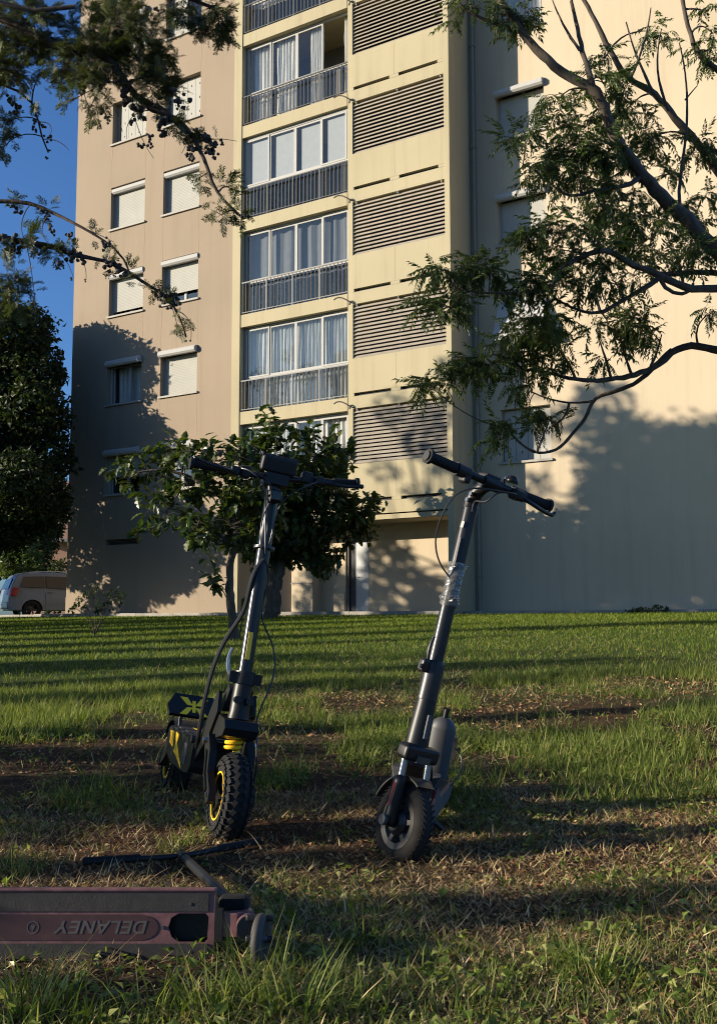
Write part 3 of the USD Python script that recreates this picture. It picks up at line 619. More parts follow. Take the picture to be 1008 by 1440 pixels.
T.limb([dd(733, 42, .2), dd(690, 30, .2), dd(655, 12, .2), dd(630, -10, .2)], 0.02, 0.010, 12, 7)
T.limb([dd(835, 127), dd(822, 80, .1), dd(812, 40, .2), dd(803, 0, .2)], 0.028, 0.014, 12, 7)
T.limb([dd(903, 246), dd(870, 262, -.1), dd(835, 268, -.2), dd(800, 274, -.3), dd(765, 250, -.3), dd(735, 230, -.3)], 0.022, 0.007, 20, 7)
T.limb([dd(962, 306), dd(955, 270, .2), dd(963, 200, .3), dd(965, 120, .3), dd(955, 60, .3)], 0.018, 0.006, 20, 7)
T.limb([dd(963, 140, .3), dd(980, 120, .3)], 0.008, 0.004, 5, 5)
T.limb([dd(1040, 150, .9), dd(1008, 98, .9), dd(985, 78, .9), dd(970, 45, .9), dd(962, 15, .9), dd(958, -12, .9)], 0.035, 0.018, 16, 8)
T.limb([at(1060, 420, 9.1), dd(1060, 250, .8), dd(1040, 150, .9)], 0.06, 0.04, 10, 8)
for a, b, c in (((920, 132), (900, 90), (880, 30)), ((886, 110), (905, 60), (915, 10)), ((940, 155), (925, 100), (930, 40)), ((815, 70), (790, 30), (775, -5)), ((849, 352), (830, 330), (800, 322)), ((889, 372), (870, 345), (850, 335)), ((889, 528), (880, 505), (872, 470)), ((860, 535), (850, 500), (840, 470)), ((915, 515), (925, 490), (930, 470)), ((960, 403), (950, 360), (930, 335)), ((844, 439), (838, 415), (835, 400)), ((800, 566), (790, 590), (775, 600)), ((755, 636), (765, 610), (772, 592)), ((809, 533), (795, 505), (775, 480))):
    T.limb([dd(*a, .1), dd(*b, .15), dd(*c, .2)], 0.014, 0.005, 9, 6)
CL = [(665, 6, 55, 14, .2), (735, 22, 26, 26, .2), (705, 14, 30, 16, .3), (850, 76, 28, 16, .6), (915, 38, 30, 14, .6), (850, 112, 48, 24, .1), (781, 140, 38, 20, 0), (875, 152, 46, 28, .4), (740, 188, 42, 18, -.2), (800, 205, 52, 42, -.1), (850, 205, 40, 30, -.2), (910, 190, 42, 30, .4), (985, 200, 24, 38, .6), (765, 232, 38, 22, -.3), (880, 275, 60, 20, -.1), (840, 250, 40, 22, .2), (780, 318, 55, 22, -.7), (735, 322, 28, 18, -.7), (815, 350, 60, 26, -.6), (910, 322, 55, 26, -.2), (870, 310, 40, 22, .3), (960, 350, 45, 22, -.4), (985, 318, 24, 14, .3), (617, 372, 30, 26, -.8), (690, 370, 34, 30, -.7), (655, 372, 20, 22, -.8), (860, 388, 40, 11, -.6), (990, 10, 24, 12, .9), (985, 66, 26, 20, .9), (1002, 40, 14, 18, .9), (615, 428, 34, 24, -.8), (650, 415, 25, 20, -.8), (768, 390, 38, 28, -.7), (730, 400, 30, 26, -.7), (830, 393, 30, 15, -.6), (880, 392, 26, 12, -.6), (755, 445, 52, 30, -.5), (720, 470, 36, 24, -.1), (780, 470, 36, 22, -.1), (685, 508, 48, 28, 0), (740, 505, 38, 30, 0), (645, 505, 26, 24, 0), (610, 537, 28, 28, 0), (855, 452, 40, 20, .1), (905, 462, 50, 20, .2), (890, 440, 36, 14, .2), (858, 500, 12, 18, .1), (740, 540, 38, 14, 0), (790, 500, 26, 16, 0), (703, 590, 28, 22, .3), (700, 615, 14, 14, .3), (772, 586, 30, 18, .3), (745, 570, 20, 14, .3), (1002, 430, 18, 24, .2), (930, 365, 30, 14, -.3), (1000, 270, 14, 18, .6), (940, 290, 38, 16, .2), (985, 345, 24, 14, .1), (890, 345, 42, 14, 0), (850, 290, 34, 14, -.2), (930, 242, 28, 14, .4), (870, 225, 34, 18, .1), (815, 245, 34, 18, -.3), (830, 165, 34, 20, .2)]
for (x_, y_, rx, ry, o) in CL:
    k = (DR+o)/FPX
    T.clump(at(x_, y_+ry*0.15, DR+o), (rx*k*0.82, rx*k*0.8, ry*k*0.75), max(3, int(rx*ry/100)), twig=0.007, flatten=True)
mel = thing('melia_tree', 'tall feathery leaved tree whose long bare limbs reach in from the right edge', 'tree')
obj('trunk', T.wood_mesh(), M['bark'], mel, True)
obj('crown', leaves_at(T.tips, 5, PINN, 0.185, 0.75, T.r, droop=0.12), M['leaf_melia'], mel)

# ---- cypress with round cones, upper left
T = Tree(5); DC = 6.2
dc = lambda x, y, o=0.0: at(x, y, DC+o)
tb = np.array([-4.3, 6.0, gz(-4.3, 6.0)-0.1])
T.limb([tb, tb+[0.1, 0, 2.2], tb+[0.05, .05, 4.6], tb+[0.15, 0, 7.2], tb+[0.1, 0.1, 9.6]], 0.17, 0.03, 30, 14)
k3, k5 = tb+np.array([0.06, 0.03, 3.4]), tb+np.array([0.05, 0.05, 4.7])
T.limb([k5, dc(-120, -60), dc(-30, 5), dc(40, 45), dc(86, 64), dc(143, 76), dc(186, 128), dc(214, 154), dc(250, 168), dc(275, 200), dc(286, 221), dc(307, 271), dc(330, 296), dc(343, 308)], 0.06, 0.007, 60, 8)
T.limb([dc(186, 128), dc(200, 140), dc(235, 158), dc(262, 185), dc(285, 190), dc(300, 205)], 0.020, 0.006, 20, 7)
T.limb([k3, dc(-110, 300, .3), dc(-40, 285, .2), dc(0, 282, .2), dc(43, 286, .2), dc(71, 297, .2), dc(118, 321, .1), dc(143, 336, .1), dc(168, 357, .1), dc(182, 382, .1)], 0.035, 0.005, 40, 7)
T.limb([k3, dc(-100, 345, -.2), dc(0, 333, -.2), dc(36, 339, -.2), dc(71, 346, -.2), dc(118, 361, -.2), dc(150, 368, -.2), dc(186, 386, -.2), dc(214, 404, -.2), dc(236, 418, -.2), dc(247, 436, -.2), dc(256, 455, -.2), dc(262, 474, -.2)], 0.045, 0.005, 50, 8)
T.limb([k5, dc(-60, 90, .4), dc(0, 117, .4), dc(21, 125, .4), dc(46, 146, .4), dc(54, 171, .4), dc(60, 195, .4), dc(68, 214, .4)], 0.03, 0.004, 26, 7)
T.limb([k5, dc(-60, -40, -.4), dc(10, 8, -.4), dc(60, 15, -.4), dc(105, 8, -.4)], 0.03, 0.012, 14, 7)
T.limb([k3, dc(-70, 400, .2), dc(-20, 410, .2), dc(15, 400, .2), dc(38, 412, .2)], 0.025, 0.006, 14, 7)
T.limb([dc(-30, 5), dc(100, -60, .2), dc(180, -40, .3), dc(250, -10, .3), dc(300, 10, .3)], 0.03, 0.010, 20, 7)
def wisp(a, b, c, r=0.0035): T.limb([dc(*a), dc(*b), dc(*c)], r, 0.0015, 10, 5)
for w_ in (((118, 321), (140, 330), (160, 340)), ((100, 345), (118, 370), (121, 394)), ((71, 346), (95, 370), (103, 390)), ((150, 368), (170, 378), (200, 398)), ((236, 418), (246, 445), (250, 462)), ((247, 436), (256, 440), (268, 480)), ((71, 297), (60, 330), (85, 350)), ((214, 154), (185, 165), (178, 195)), ((186, 128), (190, 165), (216, 222)), ((275, 200), (310, 195), (333, 198)), ((250, 168), (262, 200), (255, 215)), ((54, 171), (70, 175), (70, 192)), ((60, 195), (85, 200), (97, 211)), ((143, 90), (135, 140), (143, 181)), ((110, 100), (125, 150), (141, 182)), ((143, 130), (160, 150), (172, 185)), ((43, 286), (30, 320), (55, 360)), ((36, 339), (44, 380), (50, 440))):
    wisp(*w_)
FO = [(30, 30, 50, 36, 0), (5, 70, 40, 45, .2), (70, 50, 42, 30, .1), (95, 88, 30, 22, 0), (60, 96, 36, 14, .3), (20, 95, 26, 18, .2), (115, 80, 30, 30, 0), (120, 112, 18, 20, -.1), (102, 137, 16, 11, -.1), (128, 145, 14, 14, -.1), (150, 40, 28, 50, .1), (135, 20, 22, 22, .1), (175, 22, 30, 40, -.1), (190, 70, 28, 42, .1), (160, 85, 24, 26, 0), (215, 60, 26, 40, .2), (228, 95, 22, 34, .1), (212, 118, 22, 20, 0), (236, 118, 14, 14, .1), (260, 12, 26, 18, .3), (295, 18, 28, 28, .3), (305, 45, 20, 16, .3), (316, 28, 14, 18, .3), (325, 262, 14, 12, 0), (312, 300, 12, 9, 0), (280, 247, 7, 8, .1), (334, 300, 9, 9, 0), (8, 165, 14, 28, .4), (6, 200, 12, 20, .4), (15, 395, 24, 18, .2), (38, 402, 14, 16, .2), (5, 425, 22, 24, .2), (2, 345, 16, 14, -.2), (30, 330, 14, 9, -.2), (55, 340, 14, 8, -.2)]
fo_pts, fo_dir = [], []
for (x_, y_, rx, ry, o) in FO:
    k = (DC+o)/FPX; c = at(x_, y_, DC+o); n0 = len(T.tips)
    T.clump(c, (rx*k, min(rx, 30)*k, ry*k), max(3, int(rx*ry/42)), twig=0.004, minr=0.004)
# unseen upper crown of the same tree above and beside the frame
tops = [(tb+np.array([0.1+q*math.cos(a), q*math.sin(a), h]), (0.75, 0.75, 0.55)) for h, q, a in ((6.4, .7, 0.4), (6.9, .7, 2.4), (7.4, .6, 4.4), (8.2, .4, 1.0), (9.2, .2, 0.0))]
cyp = thing('cypress_tree', 'dark cypress with clusters of round cones on drooping branches, at upper left', 'tree')
obj('trunk', T.wood_mesh(), M['bark_dark'], cyp, True)
for q in range(90):
    li = T.r.integers(1, 8); Pq = T.samples[li]; u = T.r.integers(len(Pq)//3, len(Pq)-1); T.tips.append((Pq[u]+T.r.normal(size=3)*0.012, rand_dirs(1, T.r)[0]*.6+(Pq[u+1]-Pq[u])*4))
fm = leaves_at(T.tips, 5, FEATH, 0.085, 0.6, T.r, droop=0.10, jitter=0.02)
fm2 = mass_crown(tops, 330, 0.10, OAKL, T.r)
obj('crown', cat([fm, fm2]), M['leaf_cypress'], cyp)
CO = [(180, 138, 11), (190, 150, 12), (198, 158, 10), (185, 168, 8), (178, 128, 9), (172, 110, 10), (165, 96, 10), (222, 172, 9), (230, 178, 10), (226, 186, 8), (234, 168, 8), (266, 210, 9), (274, 213, 9), (270, 222, 7), (285, 188, 10), (294, 195, 10), (302, 206, 9), (300, 220, 7), (292, 212, 7), (306, 198, 8), (255, 142, 9), (252, 150, 7), (212, 190, 7), (209, 200, 6), (214, 208, 5), (197, 205, 6), (52, 170, 6), (60, 176, 6), (48, 181, 6), (68, 191, 6), (74, 196, 5), (67, 212, 5), (66, 220, 5), (25, 298, 7), (18, 292, 7), (60, 302, 7), (66, 308, 6), (72, 318, 7), (76, 326, 6), (97, 330, 7), (103, 336, 6), (98, 362, 9), (106, 356, 8), (112, 366, 8), (92, 352, 7), (84, 370, 6), (88, 376, 5), (54, 345, 8), (60, 350, 7), (148, 338, 6), (154, 344, 7), (146, 346, 6), (160, 372, 8), (168, 376, 9), (152, 374, 8), (176, 384, 8), (218, 410, 7), (226, 414, 9), (236, 417, 10), (246, 418, 9), (242, 427, 8), (232, 426, 7), (262, 480, 4), (103, 391, 5), (121, 395, 3), (10, 345, 10), (20, 338, 9), (30, 342, 8), (8, 335, 9), (16, 352, 8), (26, 350, 7), (240, 130, 8), (147, 155, 7), (150, 168, 6), (118, 130, 8), (110, 122, 8), (330, 306, 6), (345, 305, 6), (338, 318, 5), (90, 70, 9), (20, 60, 8), (45, 70, 9), (220, 12, 6), (212, 20, 5), (25, 150, 8), (20, 160, 8), (12, 140, 8), (24, 390, 6), (44, 425, 5)]
ico = trimesh.creation.icosphere(1, 1.0)
cone_t = []
for s in range(3):
    d = ico.vertices; cone_t.append((d*(1+0.28*np.sign(np.sin(d[:, :1]*6+s))*np.abs(np.cos(d[:, 1:2]*5+d[:, 2:3]*6+s))), ico.faces))
P, S = [], []
for (x_, y_, r_) in CO:
    k = DC/FPX
    for _ in range(5 if r_ > 5 else 2):
        o = -0.2 if y_ > 330 else (0.2 if x_ < 130 and y_ > 270 else (0.4 if x_ < 75 and y_ > 120 else 0.0))
        P.append(at(x_, y_, DC+o)+T.r.normal(size=3)*r_*k*0.42); S.append(r_*k*0.35*T.r.uniform(0.8, 1.15))
P = np.array(P); S = np.array(S); n = len(P)
tag(obj('cones', scatter(cone_t, T.r.integers(0, 3, n), basis(rand_dirs(n, T.r), rand_dirs(n, T.r)), P, S), M['cone'], cyp, True), kind='stuff')

# ---- fig tree with a slender trunk, and the thicker tree behind it
T = Tree(12); DF = 17.5
df = lambda x, y, o=0.0: at(x, y, DF+o)
fb = onground(331, 899)
DF = float((fb-EYE) @ FWD)
T.limb([fb-[0, 0, .1], df(328, 880), df(324, 840), df(323, 800), df(328, 770), df(333, 745)], 0.078, 0.050, 24, 12)
T.limb([df(333, 745), df(322, 715), df(300, 690), df(270, 672), df(235, 662), df(195, 664)], 0.045, 0.012, 24, 8)
T.limb([df(333, 745), df(345, 728), df(358, 712), df(366, 680), df(372, 640), df(378, 605)], 0.045, 0.012, 24, 8)
T.limb([df(328, 770), df(300, 745), df(270, 725), df(235, 715)], 0.03, 0.010, 16, 8)
T.limb([df(345, 728), df(385, 700), df(425, 665), df(455, 640)], 0.035, 0.012, 16, 8)
T.limb([df(333, 745), df(325, 700), df(328, 660), df(318, 640)], 0.035, 0.010, 16, 8)
T.limb([fb+[.06, 0, 0], df(318, 840), df(305, 822), df(294, 818)], 0.016, 0.006, 12, 6)
T.limb([fb+[.06, 0, 0], df(341, 868), df(343, 848)], 0.016, 0.006, 8, 6)
FC = [(178, 668, 26, 16), (205, 655, 30, 20), (240, 640, 32, 20), (268, 628, 28, 16), (300, 640, 36, 26), (335, 640, 34, 26), (375, 598, 26, 20), (395, 620, 34, 26), (358, 625, 30, 24), (220, 690, 34, 20), (262, 670, 36, 26), (300, 690, 44, 28), (345, 690, 40, 28), (235, 722, 36, 20), (280, 735, 44, 24), (325, 735, 40, 24), (365, 735, 36, 24), (300, 765, 40, 18), (210, 745, 22, 12), (395, 690, 32, 26), (440, 640, 34, 24), (470, 622, 26, 20), (425, 610, 20, 16), (294, 826, 12, 14), (343, 850, 8, 12), (300, 815, 8, 8), (345, 770, 30, 16), (480, 660, 24, 16)]
for (x_, y_, rx, ry) in FC:
    k = DF/FPX; o = T.r.uniform(-.35, .35)
    T.clump(at(x_, y_, DF+o), (rx*k, rx*k*0.9, ry*k), max(3, int(rx*ry/62)), twig=0.010, minr=0.008)
fig = thing('fig_tree', 'young fig tree with one slender pale trunk and large dark leaves on the lawn', 'tree')
obj('trunk', T.wood_mesh(), M['bark'], fig, True)
obj('crown', leaves_at(T.tips, 6, FIGL, 0.18, 0.75, T.r, droop=0.30, jitter=0.05), M['leaf_fig'], fig)
T = Tree(14)
kb_ = at(384, 868, 25.6); kb_[2] = gz(kb_[0], kb_[1])-0.1; DK = 25.6
dk = lambda x, y, o=0.0: at(x, y, DK+o)
T.limb([kb_, dk(384, 850), dk(387, 820), dk(393, 780), dk(400, 740)], 0.20, 0.15, 20, 14)
for pts in ([(400, 740), (430, 710), (470, 695), (510, 705)], [(400, 740), (395, 700), (405, 660), (420, 630)], [(395, 770), (430, 755), (465, 740), (495, 740)], [(400, 740), (375, 715), (350, 700)], [(393, 780), (420, 785), (450, 790)], [(400, 730), (440, 690), (470, 660), (480, 640)]):
    T.limb([dk(*p, T.r.uniform(-.3, .3)) for p in pts], 0.08, 0.03, 16, 8)
KC = [(370, 700, 40, 30), (405, 700, 44, 34), (445, 690, 40, 28), (430, 735, 46, 30), (480, 720, 36, 22), (508, 712, 20, 16), (495, 745, 30, 16), (395, 750, 44, 24), (460, 765, 36, 18), (430, 788, 30, 16), (452, 795, 16, 12), (360, 760, 34, 22), (420, 660, 40, 26), (470, 650, 26, 20), (525, 705, 8, 8), (340, 720, 34, 30), (410, 770, 40, 18), (380, 780, 30, 12)]
for (x_, y_, rx, ry) in KC:
    k = DK/FPX; o = T.r.uniform(-.8, .5)
    T.clump(at(x_, y_, DK+o), (rx*k, rx*k, ry*k), max(4, int(rx*ry/26)), twig=0.016, minr=0.015)
mul = thing('mulberry_tree', 'dense dark tree with a thick trunk standing close to the entrance wall', 'tree')
obj('trunk', T.wood_mesh(), M['bark'], mul, True)
obj('crown', leaves_at(T.tips, 10, FIGL, 0.21, 0.75, T.r, droop=0.30, jitter=0.09), M['leaf_fig'], mul)

# ---- dense evergreen beside the left corner of the building
def big_tree(name, label, base, h_trunk, r_trunk, blobs, seed, mat, leaf, per, bark='bark_dark', templates=OAKL, group=None, category='tree'):
    r = np.random.default_rng(seed); t = thing(name, label, category, group=group)
    b = np.array([base[0], base[1], float(gz(base[0], base[1]))-0.1]); top = b+[0.1, 0.1, h_trunk]
    wood = [tube(smooth_path([b, (b+top)/2+r.normal(size=3)*0.05, top], 14), np.linspace(r_trunk, r_trunk*0.4, 14), 12)]
    for c, rad in blobs:
        c = np.asarray(c); s = b+(top-b)*r.uniform(0.4, 1.0)
        wood.append(tube(smooth_path([s, (s+c)/2+[0, 0, 0.15], c], 8), np.linspace(r_trunk*0.3, 0.015, 8), 7))
    obj('trunk', cat(wood), M[bark], t, True); obj('crown', mass_crown(blobs, per, leaf, templates, r), M[mat], t); return t
def pblob(x_, y_, d, rx, ry=None): return at(x_, y_, d), (rx*d/FPX, rx*d/FPX, (ry or rx)*d/FPX)
LB = [pblob(20, 470, 32.7, 60, 45), pblob(40, 520, 32.7, 52, 48), pblob(48, 580, 31.8, 52, 48), pblob(58, 640, 32, 46, 45), pblob(0, 580, 32.7, 75, 80), pblob(20, 690, 30.5, 70, 55), pblob(60, 705, 31, 40, 40), pblob(-70, 500, 33.2, 80, 70), pblob(-60, 640, 32.2, 85, 80), pblob(-10, 740, 31, 60, 40), pblob(-30, 440, 33.2, 45, 30), ((-13.4, 31.3, 2.4), (1.0, 1.0, 1.3)), ((-13.2, 32.6, 3.9), (1.0, 1.0, 1.1)), ((-13.6, 30.6, 4.4), (1.3, 1.2, 1.2))]
big_tree('evergreen_tree', 'tall dense evergreen tree against the sky beside the left corner of the building', (-12.2, 31.2), 5.5, 0.32, LB, 3, 'leaf_oak', 0.19, 210)
BT = [('bushy tree with sunlit yellow green leaves behind the parked grey car', [pblob(-10, 775, 52, 60, 40), pblob(25, 790, 50, 34, 28), pblob(5, 760, 51, 40, 24), pblob(-60, 740, 52, 60, 60)], 'leaf_bright', (-17.5, 51), 0.22),
      ('dark tree filling the gap between the car and the far pink house', [pblob(45, 780, 56, 30, 36), pblob(60, 740, 58, 34, 40), pblob(35, 730, 57, 40, 40), pblob(-40, 700, 60, 90, 90)], 'leaf_oak', (-18.5, 58), 0.22)]
for i, (lb, bl_, mt, bs, sz) in enumerate(BT):
    big_tree('background_tree', lb, bs, 4.0, 0.22, bl_, 40+i, mt, sz, 130)
big_tree('shrub', 'pale yellow green shrub in front of the far pink house', (-18.2, 62.0), 1.2, 0.06, [((-18.2, 62.0, 2.9), (0.8, 0.8, 0.8)), ((-17.6, 62.0, 2.4), (0.7, 0.7, 0.7))], 50, 'leaf_bright', 0.2, 90, category='shrub')
big_tree('shrub', 'dark shrub at the corner beside the grey car', (-13.6, 47.0), 1.2, 0.06, [((-13.4, 47.0, 1.9), (0.55, 0.5, 1.1)), ((-13.2, 47.2, 2.9), (0.5, 0.5, 0.6))], 51, 'leaf_oak', 0.16, 160, category='shrub')

# young plant on the lawn at left, weeds at the foot of the right wall
T = Tree(31); yb = onground(133, 894); DY = float((yb-EYE) @ FWD)
for e in ((150, 850, .3), (118, 842, -.2), (135, 830, .2), (172, 842, .2), (105, 856, 0), (160, 832, -.2)):
    T.limb([yb, at(0.6*133+0.4*e[0], 868, DY+e[2]*.3), at(e[0], e[1], DY+e[2])], 0.010, 0.003, 10, 5)
for e in ((150, 846, 16, 8), (118, 842, 14, 9), (136, 832, 16, 8), (170, 842, 12, 7), (108, 855, 10, 6), (160, 836, 12, 7), (146, 858, 12, 6)):
    T.clump(at(e[0], e[1], DY+T.r.uniform(-.2, .2)), (e[2]*DY/FPX, e[2]*DY/FPX, e[3]*DY/FPX), 7, twig=0.004, minr=0.002)
yp = thing('young_shrub', 'sparse young shrub with thin stems on the lawn before the left facade', 'shrub')
obj('stem', T.wood_mesh(), M['bark_dark'], yp, True); obj('foliage', leaves_at(T.tips, 4, OAKL, 0.085, 0.7, T.r, droop=0.15, jitter=0.03), M['leaf_oak'], yp)
wd = thing('weed', 'low green weed growing at the foot of the right hand wall', 'plant')
wp = to_b(18.45, 0.15); wp[2] = float(gz(wp[0], wp[1]))
r_ = np.random.default_rng(8)
stems = [tube(smooth_path([wp, wp+[dx*0.5, dy*.5, .10], wp+[dx, dy, h]], 6), np.linspace(.006, .002, 6), 5) for dx, dy, h in ((-.3, 0, .12), (.3, .1, .10), (0, .1, .18), (-.15, -.1, .16), (.15, -.1, .15), (-.45, 0, .07))]
obj('stem', cat(stems), M['bark_dark'], wd); obj('foliage', mass_crown([(wp+[0, 0, .08], (.42, .25, .10)), (wp+[-.3, 0, .06], (.25, .2, .07))], 420, 0.07, OAKL, r_), M['leaf_oak'], wd)

# ---- trees and bushes out of the frame to the left whose shade falls across the lawn and the walls
def wallpt(px, py, Y):
    r = RIGHT*(px-504)/FPX + UP*(720-py)/FPX + FWD; t = (Y-(EYE-ORG) @ EY)/(r @ EY); return EYE+r*t
def sunward(p, L): return np.asarray(p)+SUN*L
def shade_blobs(pts, Y, L, r): return [(sunward(wallpt(a, b, Y), L+q), (rr*r, rr*r, rr*r*0.85)) for a, b, rr, q in pts]
SB = shade_blobs([(905, 660, 1.0, 0), (960, 665, 1.1, .5), (1010, 660, 1.1, 0), (890, 735, 1.1, .5), (950, 745, 1.2, 0), (1010, 750, 1.2, 1), (865, 800, .8, 0), (900, 820, 1.2, .5), (970, 830, 1.2, 0), (860, 700, .5, 1), (800, 840, 1.0, 0), (1060, 680, 1.3, 0), (1060, 800, 1.3, 0), (750, 850, .7, 0), (855, 600, .45, 1), (850, 560, .4, 0)], 1.14, 20, 1.25)
SB += shade_blobs([(545, 790, .6, -1), (570, 830, .7, 0), (610, 835, .6, -1), (530, 845, .6, 0), (555, 770, .35, -2), (500, 820, .5, 0)], 1.14, 19, 1.0)
t_ = np.mean([b[0] for b in SB], 0)
big_tree('shade_tree', 'round leafy tree left of the frame that shades the right hand wall', (t_[0], t_[1]), 7.0, 0.3, SB, 60, 'leaf_oak', 0.22, 85)
SB = shade_blobs([(560, 575, .5, 0), (620, 585, .5, 1), (600, 625, .55, 0), (540, 660, .3, 1), (640, 655, .5, .5), (590, 690, .25, 0), (690, 560, .5, 0), (640, 520, .35, 0)], 0.0, 21, 1.0)
t_ = np.mean([b[0] for b in SB], 0)
big_tree('shade_tree', 'loose tree left of the frame that dapples the lower balconies', (t_[0], t_[1]), 8.0, 0.2, SB, 61, 'leaf_oak', 0.22, 40)
def bush(label, x, y, w, h, seed, per=120, leaf=0.12):
    r = np.random.default_rng(seed); z0 = float(gz(x, y)); bl_ = []
    for i in range(5):
        a = r.uniform(0, 6.28); q = w*0.45*r.random()
        bl_.append(((x+q*math.cos(a), y+q*math.sin(a), z0+h*r.uniform(0.3, 0.72)), (w*0.42, w*0.42, h*0.36)))
    bl_.append(((x, y, z0+h*0.30), (w*0.55, w*0.55, h*0.34)))
    return big_tree('bush', label, (x, y), h*0.6, 0.05, bl_, seed, 'leaf_oak', leaf, per, category='bush')
#@@BUSH
BUSHES = [('low round bush out of the frame left of the scooters', -6.2, 3.30, 0.85, 2.0, 1, 170, .09), ('second bush of the row out of the frame left of the scooters', -6.2, 4.15, 0.9, 2.4, 2, 150, .09), ('third and farthest bush of the row out of the frame left of the scooters', -6.4, 4.95, 0.8, 2.45, 3, 150, .09),
    ('bush out of the frame left of the mid lawn', -8.5, 7.6, 0.8, 3.1, 4, 85, .11), ('broad bush out of the frame behind the cypress', -9.0, 9.3, 0.9, 3.6, 5, 80, .12), ('large bush out of the frame left of the far lawn', -9.6, 11.0, 1.0, 4.0, 6, 85, .12),
    ('small bush out of the frame nearest the camera', -5.2, 1.52, 0.4, 1.5, 7, 150, .09), ('small bush out of the frame level with the fallen scooter', -4.6, 2.20, 0.34, 1.75, 8, 260, .08),
    ('tall bush out of the frame level with the fig tree', -13.0, 15.2, 1.2, 4.6, 9, 110, .14), ('tall bush out of the frame beyond the fig tree', -14.5, 19.6, 1.3, 5.4, 10, 110, .16), ('tall bush out of the frame before the evergreen tree', -15.5, 23.4, 1.6, 5.6, 11, 110, .16), ('tall bush out of the frame beside the evergreen tree', -16.0, 26.8, 1.5, 5.4, 12, 110, .16), ('tall narrow bush out of the frame left of the young shrub', -12.5, 11.3, 0.9, 4.2, 13, 130, .13), ('narrow bush out of the frame between the tall ones and the cypress', -12.6, 13.3, 0.8, 4.4, 17, 130, .13), ('narrow bush out of the frame behind the tall bush beyond the fig tree', -14.2, 21.6, 0.9, 5.4, 18, 120, .15), ('narrow bush out of the frame nearest the tall evergreen', -15.4, 25.2, 0.9, 5.6, 19, 120, .15), ('slim bush out of the frame before the row left of the scooters', -6.2, 2.62, 0.28, 2.0, 15, 300, .07), ('tall bush out of the frame that shades the parked car', -18.6, 36.8, 1.6, 4.6, 16, 110, .16), ('tall narrow bush out of the frame before the tall row', -13.4, 17.4, 0.8, 5.0, 14, 100, .14)]
for l_, x_, y_, w_, h_, s_, per_, lf_ in BUSHES: bush(l_, x_, y_, w_, h_, 70+s_, per=per_, leaf=lf_)
big_tree('shade_tree', 'tall tree left of the frame that shades the feathery tree', (-10.5, 7.6), 5.0, 0.22, [((-10.2, 7.4, 5.2), (1.1, 1.1, .8)), ((-10.6, 8.2, 6.2), (1.2, 1.2, .9)), ((-9.8, 6.9, 6.6), (1.1, 1.0, .8)), ((-10.4, 7.6, 7.6), (1.2, 1.1, .9)), ((-10.2, 8.4, 7.6), (.8, .9, .7)), ((-10.4, 7.7, 8.6), (.9, .9, .6))], 62, 'leaf_oak', 0.14, 80)

# ---- far pink house
H = np.array([-22.5, 72.0, 0.9])
fh = thing('house', 'far pink house with a shuttered window and a roofed balcony seen past the car', 'building', mat4(np.eye(3), H))
pinkw = wall_mat('pink_render', (0.50, 0.30, 0.22), 0.05)
w = manifold_box(0, 9, 0, 8, 0, 8.2)
w -= manifold_box(3.1, 4.3, -1, 0.25, 3.4, 4.9); w -= manifold_box(6.0, 7.2, -1, .25, 3.4, 4.9); w -= manifold_box(3.1, 4.3, -1, 0.25, 0.2, 2.3)
obj('wall', w, pinkw, fh)
for x0, z0, z1 in ((3.1, 3.4, 4.9), (6.0, 3.4, 4.9)):
    wn = obj('window', bx(x0+0.05, x0+1.15, 0.14, 0.20, z0+.04, z1-.04), M['shutter'], fh); obj('sill', bx(x0-.05, x0+1.25, -.06, .2, z0-.07, z0), M['sill'], wn)
obj('balcony_slab', bx(0.5, 8.6, -1.2, -0.004, 5.15, 5.35), M['concrete'], fh); obj('balcony_parapet', bx(0.5, 8.6, -1.2, -1.1, 5.35, 6.2), pinkw, fh)
rfm = hull([(-.4, -.5, 8.2), (9.4, -.5, 8.2), (9.4, 8.5, 8.2), (-.4, 8.5, 8.2), (1, 4, 9.9), (8, 4, 9.9)]); obj('roof', rfm, M['scraped'] if 0 else plain('clay_tiles', (0.28, 0.12, 0.07), 0.8, var=.2, scale=3), fh)
obj('door', bx(3.15, 4.25, .14, .2, .25, 2.25), M['brown'], fh)

